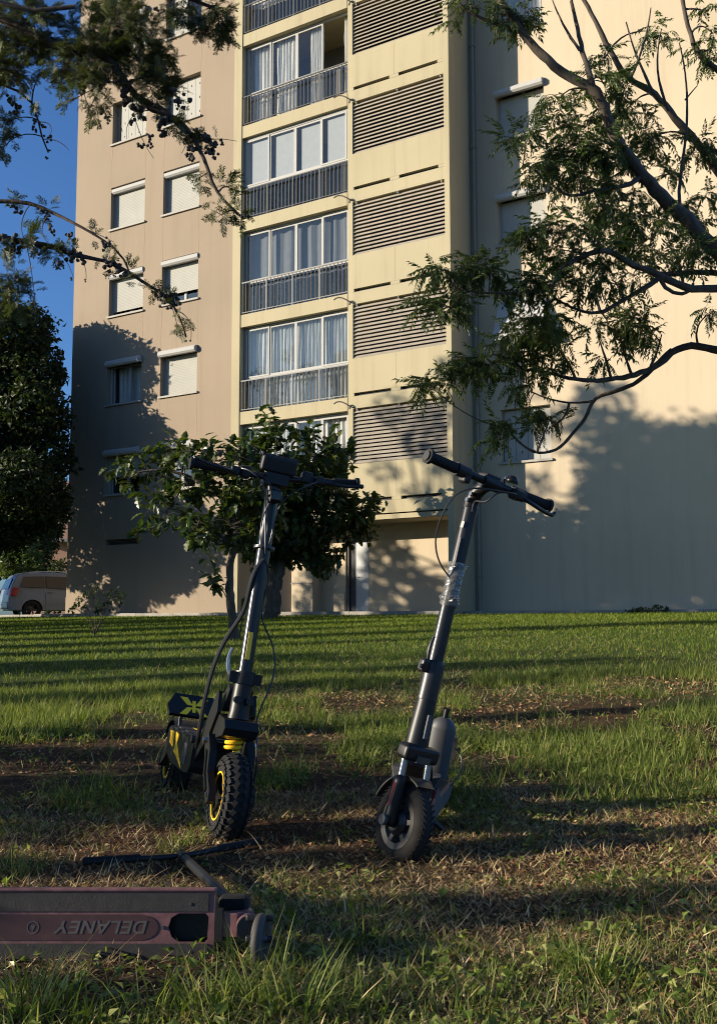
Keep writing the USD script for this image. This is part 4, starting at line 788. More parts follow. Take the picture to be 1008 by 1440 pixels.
# ---- parked car
def car():
    hd = np.array([0.87, 0.49, 0]); hd /= np.linalg.norm(hd); sd = np.array([-hd[1], hd[0], 0])
    R = np.stack([hd, sd, [0, 0, 1]], 1)
    wheel = at(44, 858, 38.0); org = np.array([wheel[0], wheel[1], 0.845]) - R @ np.array([0.0, -0.75, 0])
    t = thing('parked_car', 'grey people carrier parked beyond the left corner of the building', 'car', mat4(R, org))
    prof = [(-0.82, 0.30), (-0.86, 0.55), (-0.84, 0.80), (-0.78, 1.05), (-0.62, 1.42), (-0.50, 1.58), (-0.2, 1.64), (0.6, 1.68), (1.4, 1.64), (2.0, 1.52), (2.75, 1.10), (3.3, 0.98), (3.62, 0.80), (3.70, 0.55), (3.66, 0.30)]
    P = np.array(prof)
    ys = [-0.90, -0.88, -0.80, 0.80, 0.88, 0.90]
    secs = []
    for y_ in np.r_[np.linspace(-1, -0.8, 5), np.linspace(0.8, 1, 5)]:
        q = abs(y_); sh = (1-np.sqrt(max(0, 1-((q-0.8)/0.2)**2)))*0.06 if q > 0.8 else 0
        c = np.array([1.4, 0.9]); PP = P+(c-P)/np.linalg.norm(c-P, axis=1)[:, None]*sh
        inset = np.clip((PP[:, 1]-0.95)/0.7, 0, 1)*0.20
        secs.append(np.stack([PP[:, 0], np.sign(y_)*(0.90*abs(y_)-inset*abs(y_)), PP[:, 1]], 1))
    n = len(P); V = np.vstack(secs); F = []
    for a in range(len(secs)-1):
        for i in range(n):
            j = (i+1) % n; F += [[a*n+i, (a+1)*n+i, (a+1)*n+j], [a*n+i, (a+1)*n+j, a*n+j]]
    for base, flip in ((0, False), ((len(secs)-1)*n, True)):
        m = trimesh.creation.triangulate_polygon(Polygon(P), engine='earcut')[1]
        F += [[base+a, base+b, base+c] for a, b, c in m % n] if flip else [[base+a, base+c, base+b] for a, b, c in m % n]
    body = trimesh.Trimesh(V, F, process=False); trimesh.repair.fix_normals(body)
    mm = manifold3d.Manifold(manifold3d.Mesh(np.asarray(body.vertices, np.float32), np.asarray(body.faces, np.uint32)))
    if mm.volume() < 0: body.invert(); mm = manifold3d.Manifold(manifold3d.Mesh(np.asarray(body.vertices, np.float32), np.asarray(body.faces, np.uint32)))
    for wx in (0.0, 2.73):
        for s in (-1, 1):
            c = manifold3d.Manifold.cylinder(0.5, 0.37, 0.37, 32).rotate((90, 0, 0)).translate((wx, s*0.75+0.25, 0.32)); mm -= c
    obj('body', mm, M['car'], t, 40)
    for s in (-1, 1):
        def on(x_, z_, off=0.012): return np.array([x_, s*(0.90-np.clip((z_-0.95)/0.7, 0, 1)*0.20+off), z_])
        for poly in ([(-0.42, 1.14), (-0.30, 1.50), (0.42, 1.53), (0.45, 1.12)], [(0.50, 1.12), (0.47, 1.53), (1.30, 1.51), (1.42, 1.06)], [(1.47, 1.05), (1.36, 1.50), (1.85, 1.42), (2.45, 1.04)]):
            pts = [on(*p) for p in poly]; inn = [on(*p, -0.02) for p in poly]; obj('side_window', hull(pts+inn), M['car_glass'], t)
        wnd = [(-0.78, 0.62), (-0.72, 0.62)]
        for wx in (0.0, 2.73):
            tyre = revolve_y([(0.20, -0.10), (0.29, -0.105), (0.325, -0.08), (0.33, 0), (0.325, 0.08), (0.29, 0.105), (0.20, 0.10), (0.20, -0.10)], 32, (wx, s*0.78, 0.33))
            wl = obj('wheel', tyre, M['rubber'], t, 40)
            rim = [revolve_y([(0.205, -0.08), (0.215, -0.08), (0.215, 0.08), (0.205, 0.08), (0.205, -0.08)], 32, (wx, s*0.78, 0.33)), revolve_y([(0.001, -.01), (0.06, -.01), (0.06, .02), (0.001, .03)], 20, (wx, s*0.84, 0.33))]
            for q in range(5):
                for e in (-.13, .13):
                    a = q*2*PI/5+e; rim.append(cyl((wx+0.04*math.cos(a), s*0.85, 0.33+0.04*math.sin(a)), (wx+0.205*math.cos(a-e*.2), s*0.85, 0.33+0.205*math.sin(a-e*.2)), 0.014, n=6))
            obj('rim', cat(rim), M['alloy'], wl)
        obj('tail_lamp', hull([on(-0.66, 1.12, .015), on(-0.46, 1.10, .015), on(-0.56, 0.80, .015), on(-0.78, 0.84, .015), np.array([-0.80, s*0.66, 1.08]), np.array([-0.87, s*0.66, 0.86])]), M['red_lens'], t)
        obj('door_handle', rbox(on(0.62, 0.96, .02), (0.18, 0.03, 0.03), .01), M['car'], t); obj('door_handle', rbox(on(1.55, 0.94, .02), (0.18, 0.03, 0.03), .01), M['car'], t)
        for xx, z0, z1 in ((0.46, 0.36, 1.10), (1.44, 0.36, 1.04)):
            obj('door_gap', cat([bx(xx-.006, xx+.006, s*0.899, s*0.903, z0, 0.93)]), M['dark'], t)
        obj('side_trim', cat([bx(0.45, 2.3, s*0.898, s*0.912, 0.52, 0.56)]), M['car'], t)
        obj('roof_rail', tube(smooth_path([(-0.35, s*0.62, 1.63), (0.3, s*0.62, 1.70), (1.0, s*0.62, 1.70), (1.6, s*0.62, 1.62)], 14), 0.016, 8), M['steel'], t)
    obj('rear_window', hull([(-0.80, -.62, 1.08), (-0.80, .62, 1.08), (-0.655, -.55, 1.44), (-0.655, .55, 1.44), (-0.74, -.6, 1.08), (-0.74, .6, 1.08), (-.60, .5, 1.44), (-.60, -.5, 1.44)]), M['car_glass'], t)
    obj('bumper', rbox((-0.80, 0, 0.48), (0.18, 1.70, 0.26), 0.06), M['car'], t)
car()

# ------------------------------------------------------------------ scooters
def lean_matrix(contact, heading, lean):      # local x ahead, y left, z up; lean tips the top to the left
    h = np.array([heading[0], heading[1], 0.0]); h /= np.linalg.norm(h); l = np.array([-h[1], h[0], 0])
    R = np.stack([h, l, [0, 0, 1]], 1) @ rotm([1, 0, 0], -lean)
    return mat4(R, contact)
def steer_mat(pivot, axis, ang): return trimesh.transformations.rotation_matrix(ang, axis, pivot)
def tyre_mesh(R, w, cx, knob, n=30, sides=14):
    """tyre of a small scooter wheel, axle along y, centre (cx, 0, R)"""
    rt = w/2; prof = []
    for i in range(sides+1):
        a = -0.62*PI+1.24*PI*i/sides
        prof.append((R-rt*0.92+rt*0.92*math.cos(a), rt*math.sin(a)))
    prof = [(R-rt*1.55, -rt*0.62)] + prof + [(R-rt*1.55, rt*0.62), (R-rt*1.55, -rt*0.62)]
    ms = [revolve_y(prof, 64, (cx, 0, R))]
    if knob:
        for k in range(n):
            a0 = 2*PI*k/n
            for s in (-1, 1):
                for (u, da, ln, wd) in ((0.22, 0.0, 0.020, 0.016), (0.60, 0.5, 0.022, 0.014), (0.92, 0.15, 0.018, 0.016)):
                    a = a0+da*2*PI/n; th = u*PI*0.5
                    rr = R-rt*0.92+rt*0.92*math.cos(th)+0.002; yy = s*(rt*math.sin(th))
                    er = np.array([math.cos(a), 0, math.sin(a)]); et = np.array([-math.sin(a), 0, math.cos(a)]); ey = np.array([0, s, 0])
                    nrm = er*math.cos(th)+ey*math.sin(th); tang = np.cross(nrm, et)
                    tw = 0.5*s*(1 if u < .5 else -.6)
                    e1 = et*math.cos(tw)+tang*math.sin(tw); e2 = np.cross(nrm, e1)
                    Rm = np.stack([e1, e2, nrm], 1)
                    ms.append(box(np.array([cx, yy, R])+er*rr, (ln, wd, 0.010), Rm))
    return cat(ms)
def ring(R, r, y, cx, cz, n=48): return revolve_y([(R-r, y-r), (R+r, y-r), (R+r, y+r), (R-r, y+r), (R-r, y-r)], n, (cx, 0, cz))
def knurled_grip(p0, p1, r, flange=True):
    p0 = np.asarray(p0); p1 = np.asarray(p1); L = np.linalg.norm(p1-p0); n = 26; ts = []; rs = []
    for i in range(n+1):
        ts.append(p0+(p1-p0)*i/n); rs.append(r*(1.0 if i % 2 else 0.90)*(0.92 if i in (0, n) else 1))
    return cat([tube(ts, rs, 18)] + ([tube([p0-(p0-p1)/L*0.0, p0+(p1-p0)/L*0.012], [r*1.35, r*1.35], 20)] if flange else []))

# ---- black off-road scooter with yellow marks
CA = onground(313, 1177); CA[2] = float(gz(CA[0], CA[1]))
A = thing('electric_scooter', 'black off road electric scooter with yellow rims, knobbly tyres and a yellow spring', 'scooter', lean_matrix(CA-np.array([0, 0, .012]), (0.33, -0.944), math.radians(9.8)))
RA, WB = 0.147, 1.06
def A_(name, m, mt, parent=None, sm=35): return obj(name, m, M[mt], A if parent is None else parent, sm)
for cx, nm in ((0.0, 'front'), (-WB, 'rear')):
    wl = A_('wheel', tyre_mesh(RA, 0.095, cx, True), 'rubber')
    for s in (-1, 1):
        A_('rim_stripe', ring(RA-0.066, 0.0030, s*0.0445, cx, RA), 'yellow_paint', wl)
        dsc = [revolve_y([(0.001, s*0.018), (0.086, s*0.022), (0.088, s*0.030), (0.080, s*0.032), (0.050, s*0.024), (0.001, s*0.030)], 40, (cx, 0, RA))]
        for k in range(5):
            a = 2*PI*k/5+.2; dsc.append(cyl((cx+.025*math.cos(a), s*.028, RA+.025*math.sin(a)), (cx+.078*math.cos(a), s*.032, RA+.078*math.sin(a)), .009, n=8))
        A_('rim', cat(dsc), 'black_satin', wl)
        A_('axle_bolt', cyl((cx, s*0.050, RA), (cx, s*0.088, RA), 0.011, n=6), 'steel', wl)
# front swing arms, C shaped, either side of the tyre
arm = [(-0.17, 0.335), (-0.135, 0.345), (-0.075, 0.29), (-0.055, 0.22), (0.025, 0.165), (0.03, 0.13), (0.0, 0.115), (-0.07, 0.165), (-0.115, 0.235), (-0.175, 0.295)]
for s in (-1, 1):
    fa = A_('front_arm', side_plate(arm, s*0.058, s*0.084), 'black')
    A_('arm_rib', side_plate([(-.125, .29), (-.105, .285), (-.075, .215), (-.015, .165), (-.025, .150), (-.09, .205)], s*.084, s*.090), 'black_satin', fa)
    A_('pivot_bolt', cyl((-.152, s*.08, .318), (-.152, s*.098, .318), .012, n=6), 'steel', fa)
# spring with damper above the tyre
hz = []
for i in range(120):
    t = i/119; a = t*2*PI*4.5; c = np.array([-0.100+0.028*t, 0.0, 0.292+0.085*t]); hz.append(c+np.array([0.026*math.cos(a), 0.026*math.sin(a), 0]))
sp = A_('spring', tube(hz, 0.0075, 8), 'yellow_paint'); A_('damper', cyl((-.105, 0, .285), (-.070, 0, .385), .013), 'black_satin', sp)
# head block: wedge plate with deep sides
A_('head_block', cat([hull([(x_, y_, z_) for x_, z_ in ((-0.235, .375), (-.235, .350), (-.125, .332), (-0.02, .352), (.002, .380), (-.025, .408), (-.15, .420)) for y_ in (-.062, .062)])]), 'black', sm=False)
A_('head_cover', hull([(x_, y_, z_) for x_, z_ in ((-0.22, .425), (-.16, .43), (-.10, .51), (-.135, .53), (-.20, .47)) for y_ in (-.045, .045)]), 'darkgrey', sm=False)
for s in (-1, 1): A_('neck_plate', side_plate([(-.44, .235), (-.40, .20), (-.20, .33), (-.12, .425), (-.15, .50), (-.19, .48), (-.30, .36)], s*.058, s*.072), 'black')
ax0 = np.array([-0.085, 0, 0.41]); ax1 = np.array([-0.175, 0, 1.335])
ax = (ax1-ax0)/np.linalg.norm(ax1-ax0)
pt = lambda t: ax0+(ax1-ax0)*t
st = A_('stem', tube([pt(0.16), pt(0.165), pt(0.6), pt(0.96)], [0.0245, 0.026, 0.026, 0.026], 24), 'black_satin')
A_('stem_collar', tube([pt(0.0), pt(0.03), pt(0.13), pt(0.15)], [0.040, 0.036, 0.034, 0.036], 20), 'black', st)
A_('fold_clamp', cat([tube([pt(0.135), pt(0.185)], [0.041, 0.041], 20), box(pt(0.16)+[0, .045, 0], (.05, .03, .04)), box(pt(.16)+[0, -.045, 0], (.05, .03, .04))]), 'black', st)
for s in (-1, 1): A_('clamp_bolt', cyl(pt(0.075)+np.array([.03, s*.022, 0]), pt(0.075)+np.array([.05, s*.022, 0]), 0.014, n=14), 'darkgrey', st)
A_('fold_lever', tube(smooth_path([pt(0.165)+[0, -.055, 0], pt(0.21)+[-.01, -.066, 0], pt(0.27)+[-.005, -.058, 0]], 8), 0.007, 8), 'steel', st)
rr_ = np.stack([[0, 1, 0], np.cross(ax, [0, 1, 0]), ax], 1)
A_('sticker', box(pt(0.285)+np.cross([0, 1, 0], ax)*0.0262+[0, -.006, 0], (.0022, .016, .10), np.stack([np.cross([0, 1, 0], ax), [0, 1, 0], ax], 1)), 'yellow_paint', st)
bar = [pt(0.97)+[0.012, y_, 0.008+0.02*abs(y_)/.33+0.030*y_/.33] for y_ in np.linspace(-.33, .33, 13)]
hb = A_('handlebar', tube(bar, 0.0125, 14), 'black_satin')
A_('bar_clamp', hull(np.vstack([pt(.94)+np.array(q) for q in ((-.03, -.045, 0), (-.03, .045, 0), (.045, -.045, .01), (.045, .045, .01), (-.03, -.045, .05), (-.03, .045, .05), (.045, -.045, .05), (.045, .045, .05))])), 'black', hb, False)
for s in (-1, 1):
    A_('grip', knurled_grip(bar[0 if s < 0 else -1], bar[2 if s < 0 else -3]+np.array([0, s*.005, 0]), 0.0175), 'grip', hb)
    b0 = bar[3 if s < 0 else -4]
    lv = A_('brake_lever', tube(smooth_path([b0+[.03, 0, -.008], b0+[.065, s*.03, -.012], b0+[.075, s*.09, -.010], b0+[.070, s*.155, 0.004]], 14), [0.007]*7+[.0065]*7, 10), 'black_satin', hb)
    A_('lever_tip', trimesh.creation.icosphere(2, 0.0095).apply_translation(b0+[.070, s*.157, 0.004]), 'black_satin', lv)
    A_('lever_mount', rbox(b0+[.022, 0, -.004], (.05, .035, .034), .008), 'plastic', hb)
    A_('switch_box', rbox(b0+[-.002, -s*.045, .004], (.045, .04, .045), .008), 'plastic', hb)
# display and throttle, headlamp below it
A_('display', rbox(pt(0.985)+[0.03, 0.0, 0.045], (.042, .140, .064), .012, rotm([0, 1, 0], .25)), 'plastic', hb)
A_('display_hood', rbox(pt(0.985)+[0.012, 0.0, 0.078], (.070, .146, .010), .005, rotm([0, 1, 0], .15)), 'black', hb)
A_('thumb_throttle', cat([rbox(bar[-4]+[0, -.028, -.012], (.04, .03, .05), .008), tube([bar[-4]+[-.01, -.028, -.03], bar[-4]+[-.02, -.02, -.06]], .007, 8)]), 'plastic', hb)
A_('headlamp', cat([rbox(pt(0.90)+[.042, 0, 0], (.045, .056, .050), .014)]), 'plastic')
A_('headlamp_lens', rbox(pt(0.90)+[.066, 0, 0], (.006, .042, .036), .003), 'car_glass')
# cables: a loose bundle at the bar, one sheathed run to the deck, a loop on the left
def cable(pts, r=0.0035, mt='cable', n=40, parent=None): return A_('cable', tube(smooth_path(pts, n), r, 7), mt, parent)
off = np.array([0.035, 0, 0])
cable([bar[3]+[.03, 0, 0], bar[4]+[.07, 0, .012], bar[5]+[.075, 0, -.03], pt(.88)+[.05, -.025, 0], pt(.80)+[.035, -.012, 0], pt(.70)+[.034, -.004, 0]], .0030, 'gun')
cable([bar[3]+[.03, .01, 0], bar[4]+[.09, .01, -.015], bar[5]+[.09, 0, -.06], pt(.86)+[.05, -.03, 0], pt(.76)+[.04, -.015, 0], pt(.66)+[.034, 0, 0]], .0030)
cable([bar[4]+[.03, .01, 0], bar[5]+[.08, 0, -.02], pt(.90)+[.07, -.02, 0], pt(.82)+[.05, -.03, 0], pt(.74)+[.06, -.035, 0], pt(.67)+[.045, -.018, 0], pt(.64)+[.032, -.006, 0]], .0030)
cable([bar[-4]+[.03, 0, 0], bar[-5]+[.07, 0, -.03], pt(.88)+[.06, .03, 0], pt(.80)+[.04, .015, 0], pt(.70)+[.032, .008, 0]], .0030)
A_('cable_tie', tube([pt(.68), pt(.692)], [.040, .040], 18), 'cable')
cable([pt(.64)+[.03, 0, 0], pt(.5)+[.0, -.032, 0], pt(.42)+[-.03, -.034, 0], pt(.34)+[-.08, -.06, -.01], pt(.22)+[-.13, -.088, -.02], pt(.08)+[-.17, -.095, -.03], [-.31, -.085, .33], [-.36, -.075, .27]], .0085)
cable([pt(.64)+[.03, 0, 0], pt(.5)+[0, .03, 0], pt(.40)+[0, .034, 0], pt(.33)+[.0, .075, 0], pt(.22)+[.01, .105, 0], pt(.12)+[.02, .09, 0], pt(.02)+[.02, .065, -.01], [-.02, .06, .37], [.0, .075, .26], [-.01, .07, .17]], .0035)
# deck
dk_pts = [(-0.40, .170), (-.375, .195), (-.372, .300), (-.90, .302), (-.95, .288), (-.957, .24), (-.905, .19), (-.80, .165), (-.48, .160)]
dkm = A_('deck', side_plate(dk_pts, -.085, .085), 'black', sm=False)
A_('deck_top', rbox((-.63, 0, .303), (.46, .185, .010), .004), 'plastic', dkm); A_('grip_mat', bx(-.84, -.43, -.075, .075, .308, .311), 'scraped', dkm)
A_('deck_stripe', bx(-.80, -.47, -.012, .012, .3112, .3125), 'yellow_paint', dkm)
for poly in ([(-.885, .285), (-.80, .288), (-.785, .225), (-.87, .235)], [(-.76, .290), (-.68, .285), (-.70, .25), (-.53, .168), (-.70, .205), (-.745, .21), (-.73, .25)]):
    A_('side_mark', side_plate(poly, -.0855, -.0875), 'yellow_paint', dkm, False)
A_('side_plate', side_plate([(-.545, .27), (-.475, .27), (-.475, .19), (-.545, .19)], -.0855, -.0868), 'midgrey', dkm, False)
tm = meshkit.text_mesh('E4', 0.030, 0.0012, True); v = tm.vertices.copy(); v -= v.mean(0); tm.vertices = np.stack([-.51+v[:, 1]*1.0, -.0868-v[:, 2]-.0006, .23-v[:, 0]*-1.0], 1)
# rear swing arms, mudguard, motor caps
for s in (-1, 1):
    A_('rear_arm', side_plate([(-.88, .255), (-.93, .265), (-1.06, .185), (-1.10, .150), (-1.06, .115), (-.99, .145), (-.90, .195)], s*.060, s*.082), 'black')
    A_('motor_cap', cyl((-WB, s*.05, RA), (-WB, s*.085, RA), .034, .028, 20), 'black_satin')
gd = []
for i in range(15):
    a = math.radians(25+i*8.5); gd.append((-WB+(RA+.030)*math.cos(a), RA+(RA+.030)*math.sin(a)))
gi = [(-WB+(RA+.022)*math.cos(math.radians(25+i*8.5)), RA+(RA+.022)*math.sin(math.radians(25+i*8.5))) for i in range(15)]
A_('rear_mudguard', side_plate(gd+gi[::-1], -.055, .055), 'plastic')
# kick plate with its cross shaped mark
kp = mat4(rotm([0, 1, 0], math.radians(-38)), (-.93, 0, .385))
kpm = A_('kick_plate', moved(hull([(x_, y_, z_) for x_ in (-.010, .010) for y_, z_ in ((-.105, -.045), (.105, -.045), (-.115, 0), (.115, 0), (-.085, .062), (.085, .062))]), kp), 'black', sm=False)
for s in (-1, 1): A_('kick_plate_post', cyl((-.90, s*.05, .295), (-.925, s*.05, .36), .009), 'black_satin', kpm)
for s in (-1, 1):
    for up in (-1, 1):
        pl = [(s*.006, up*.006), (s*.030, up*.006), (s*.062, up*.044), (s*.030, up*.044)]
        m_ = extrude(pl, .003); v = m_.vertices.copy(); m_.vertices = np.stack([.010+v[:, 2], v[:, 0], v[:, 1]], 1); A_('cross_mark', moved(m_, kp), 'yellow_paint', kpm, False)
mk = A_('cross_centre', moved(bx(.010, .0128, -.0075, .0075, -.03, .03), kp), 'yellow_paint', kpm, False)
A_('kick_stand', tube([(-.60, .07, .175), (-.63, .13, .10), (-.65, .200, .010-.0)], [.010, .009, .009], 10), 'black_satin')
A_('bell_lamp', cat([cyl((-.36, -.088, .30), (-.36, -.10, .30), .016, n=16)]), 'darkgrey')

# ---- dark grey commuter scooter, front wheel turned
CB = onground(548, 1207); CB[2] = float(gz(CB[0], CB[1]))
Bm = lean_matrix(CB-np.array([0, 0, .012]), (-0.20, -0.98), math.radians(12.6))
G = thing('electric_scooter', 'grey electric scooter with its front wheel turned and clear film round the stem', 'scooter', Bm)
def B_(name, m, mt, parent=None, sm=35): return obj(name, m, M[mt], G if parent is None else parent, sm)
RB = 0.130
a0 = np.array([-0.045, 0, 0.30]); a1 = np.array([-0.160, 0, 1.205]); axb = (a1-a0)/np.linalg.norm(a1-a0); ST = steer_mat(a0, axb, math.radians(44))
pb = lambda t: a0+(a1-a0)*t
def sm_(m):
    m = trimesh.Trimesh(*m, process=False) if isinstance(m, tuple) else m; return moved(m, ST)
def S(name, m, mt, parent=None, sm=35): return B_(name, sm_(m), mt, parent, sm)
wl = S('wheel', tyre_mesh(RB, 0.064, 0.0, False), 'rubber_dusty')
tr = []
for k in range(44):
    a = 2*PI*k/44
    for s in (-1, 1):
        er = np.array([math.cos(a+s*.02), 0, math.sin(a+s*.02)]); et = np.array([-math.sin(a), 0, math.cos(a)])
        e1 = et*.75+np.array([0, s*.66, 0]); e1 /= np.linalg.norm(e1); nr = er*.93+np.array([0, s*.36, 0]); nr -= e1*np.dot(nr, e1); nr /= np.linalg.norm(nr)
        tr.append(box(np.array([0, s*.016, RB])+er*(RB-.0012), (.024, .005, .004), np.stack([e1, np.cross(nr, e1), nr], 1)))
S('tread', cat(tr), 'rubber', wl, False)
rm = [ring(RB-.053, .0065, -.020, 0, RB), ring(RB-.053, .0065, .020, 0, RB), revolve_y([(.046, -.022), (.05, -.026), (.05, .026), (.046, .022)], 40, (0, 0, RB))]
S('rim', cat([revolve_y([(.066, -.024), (.086, -.026), (.088, -.020), (.088, .020), (.086, .026), (.066, .024), (.070, 0), (.066, -.024)], 56, (0, 0, RB))]), 'alloy', wl)
for k in range(6):
    a = 2*PI*k/6+.3
    sp_ = [(.036*math.cos(a-.25), .036*math.sin(a-.25)), (.072*math.cos(a-.10), .072*math.sin(a-.10)), (.072*math.cos(a+.10), .072*math.sin(a+.10)), (.036*math.cos(a+.25), .036*math.sin(a+.25))]
    S('spoke', side_plate([(p[0], RB+p[1]) for p in sp_], -.022, .022), 'alloy', wl)
S('hub', revolve_y([(.001, -.040), (.030, -.040), (.044, -.026), (.044, .026), (.030, .040), (.001, .040)], 36, (0, 0, RB)), 'darkgrey', wl)
for s in (-1, 1):
    lg = S('fork_leg', hull(np.vstack([sp2.vertices for sp2 in (trimesh.creation.icosphere(1, .021).apply_translation((0.0, s*.054, RB)), trimesh.creation.icosphere(1, .024).apply_translation((-.012, s*.053, .255)))])), 'black', sm=40)
    S('fork_tube', cyl((-.012, s*.052, .25), (-.030, s*.049, .335), .0115, n=16), 'alloy_bright', lg)
    S('axle_cap', cyl((0, s*.075, RB), (0, s*.088, RB), .017, n=20), 'midgrey', lg)
    S('reflector', box((.004, s*.083, .215), (.006, .004, .075)), 'red_lens', lg)
S('fork_crown', rbox((-.032, 0, .352), (.062, .140, .052), .014), 'black')
S('crown_plate', box((.004, 0, .338), (.006, .055, .022)), 'alloy')
mg = [(RB+.018, math.radians(q)) for q in range(66, 168, 7)]
outm = [(r_*math.cos(a), RB+r_*math.sin(a)) for r_, a in mg]; inm = [((r_-.005)*math.cos(a), RB+(r_-.005)*math.sin(a)) for r_, a in mg]
S('front_mudguard', side_plate(outm+inm[::-1], -.035, .035), 'black')
hd_ = S('head_tube', tube([pb(.07), pb(.09), pb(.235), pb(.245)], [.041, .039, .034, .034], 24), 'black')
S('head_badge', hull(np.vstack([(pb(t)+np.array([.0365, y_, 0]), pb(t)+np.array([.041, y_*.8, 0])) for t in (.115, .20) for y_ in (-.010, .010)])), 'midgrey', hd_)
S('head_upper', tube([pb(.245), pb(.25), pb(.31), pb(.375), pb(.39)], [.033, .034, .034, .036, .030], 24), 'darkgrey')
S('fold_hook', cat([rbox(pb(.365)+np.array([.0, -.044, 0]), (.035, .03, .045), .009), tube(smooth_path([pb(.375)+[.01, -.036, 0], pb(.42)+[.012, -.046, 0], pb(.475)+[.016, -.040, 0]], 8), .0055, 8)]), 'darkgrey')
S('hook_bolt', cyl(pb(.36)+np.array([.012, -.06, 0]), pb(.36)+np.array([.022, -.06, 0]), .009, n=12), 'black_satin')
stB = S('stem', tube([pb(.385), pb(.39), pb(.98), pb(.985)], [.0245, .0255, .0255, .024], 28), 'gun')
neck = smooth_path([pb(.97), pb(1.015)+[.004, 0, 0], pb(1.055)+[.035, 0, 0], pb(1.075)+[.075, 0, 0]], 14)
nk = S('neck', tube(neck, np.linspace(.027, .022, 14), 20), 'black')
S('neck_bolt', cyl(pb(1.0)+np.array([.012, -.028, .0]), pb(1.0)+np.array([.012, -.034, 0]), .008, n=10), 'steel', nk); S('neck_bolt', cyl(pb(1.0)+np.array([.022, -.027, .022]), pb(1.0)+np.array([.022, -.033, .022]), .008, n=10), 'steel', nk)
bc = neck[-1]
hbB = S('handlebar', tube([bc+[0.006*math.cos(y_*5), y_, .004+.02*abs(y_)] for y_ in np.linspace(-.27, .27, 13)], .0135, 16), 'black')
S('bar_clamp', cyl(bc+[.004, -.036, .004], bc+[.004, .036, .004], .023, n=20), 'black', hbB)
S('display', rbox(bc+[-.012, 0, .026], (.055, .062, .016), .006), 'plastic', hbB)
for s in (-1, 1):
    g0 = bc+np.array([.002, s*.275, .0095]); g1 = bc+np.array([.002, s*.150, .007])
    gr = S('grip', knurled_grip(g0, g1, .0185, True), 'grip', hbB)
    S('bar_end', cyl(g0, g0+[0, s*.006, 0], .0165, n=18), 'plastic', gr)
    S('grip_collar', tube([bc+[.002, s*.152, .007], bc+[.002, s*.10, .006]], [.022, .022], 18), 'plastic', hbB)
bl0 = bc+np.array([.004, .105, .006])
S('lever_mount', rbox(bl0+[.022, .0, -.008], (.05, .045, .036), .010), 'plastic', hbB)
S('brake_lever', tube(smooth_path([bl0+[.035, .01, -.012], bl0+[.055, .05, -.022], bl0+[.052, .11, -.030], bl0+[.045, .155, -.030]], 12), .0075, 10), 'black_satin', hbB)
S('lever_tip', tube([bl0+[.045, .155, -.030], bl0+[.042, .166, -.018]], .006, 8), 'black_satin', hbB)
bell = trimesh.creation.icosphere(3, .022); bell.vertices[:, 2] = np.maximum(bell.vertices[:, 2], -.006); bell.apply_translation(bc+[.0, .088, .040])
S('bell', bell, 'black_satin', hbB); S('bell_striker', tube(smooth_path([bc+[.0, .060, .02], bc+[.01, .050, .042], bc+[.012, .064, .052]], 8), .004, 6), 'steel', hbB)
S('throttle', cat([rbox(bc+[0, -.105, -.004], (.044, .030, .050), .010)]), 'plastic', hbB)
def cabB(pts, r=.003, n=40): return S('cable', tube(smooth_path(pts, n), r, 7), 'cable')
cabB([bl0+[.03, -.01, -.012], bc+[.065, .06, -.008], bc+[.05, 0, -.018], bc+[.03, -.06, -.03], bc+[.0, -.115, -.07], bc+[-.025, -.13, -.15], bc+[-.045, -.11, -.24], pb(.72)+[.0, -.05, 0], pb(.70)+[.006, -.026, 0], pb(.68)+[.012, -.018, 0]])
cabB([bl0+[.03, -.02, -.006], bc+[.055, .04, -.012], bc+[.05, .0, -.03], bc+[.035, -.015, -.06], pb(1.0)+[.034, -.012, 0], pb(.96)+[.028, -.01, 0]], .0032)
cabB([pb(.40)+[-.03, .015, 0], pb(.30)+[-.05, .026, 0], pb(.15)+[-.05, .035, 0], pb(.05)+[-.045, .04, 0]], .0042); cabB([pb(.40)+[-.03, .005, 0], pb(.28)+[-.056, .016, 0], pb(.12)+[-.056, .028, 0], pb(.05)+[-.06, .03, 0]], .0042)
# film: a crumpled sleeve of clear plastic round the stem with torn edges
r_ = np.random.default_rng(4); ts = np.linspace(.60, .76, 26); na = 22; V = []
for i, t in enumerate(ts):
    for j in range(na):
        a = 2*PI*j/na; c = pb(t); u, w_, _ = frame_of(axb)
        bul = 0.0268+0.0028*abs(r_.normal())*(1.8 if i < 6 or i > 22 else .5)+(.006*max(0, math.sin(3*a+i*.9)) if i < 6 else 0)
        V.append(c+(u*math.cos(a)+w_*math.sin(a))*bul)
F = []
for i in range(len(ts)-1):
    for j in range(na):
        k = (j+1) % na; F += [[i*na+j, i*na+k, (i+1)*na+k], [i*na+j, (i+1)*na+k, (i+1)*na+j]]
S('clear_film', (np.array(V), np.array(F)), 'film', stB, False)
tape = S('tape_band', tube([pb(.595), pb(.612)], [.0285, .0285], 20), 'alloy', stB); S('sticker_strip', box(pb(.80)+np.array([.012, -.0235, 0]), (.012, .002, .10), np.stack([[1, 0, 0], [0, 1, 0], axb], 1).round(9)), 'letter', stB)
S('sticker_block', box(pb(.905)+np.array([.010, -.0245, 0]), (.016, .002, .022)), 'shutter', stB)
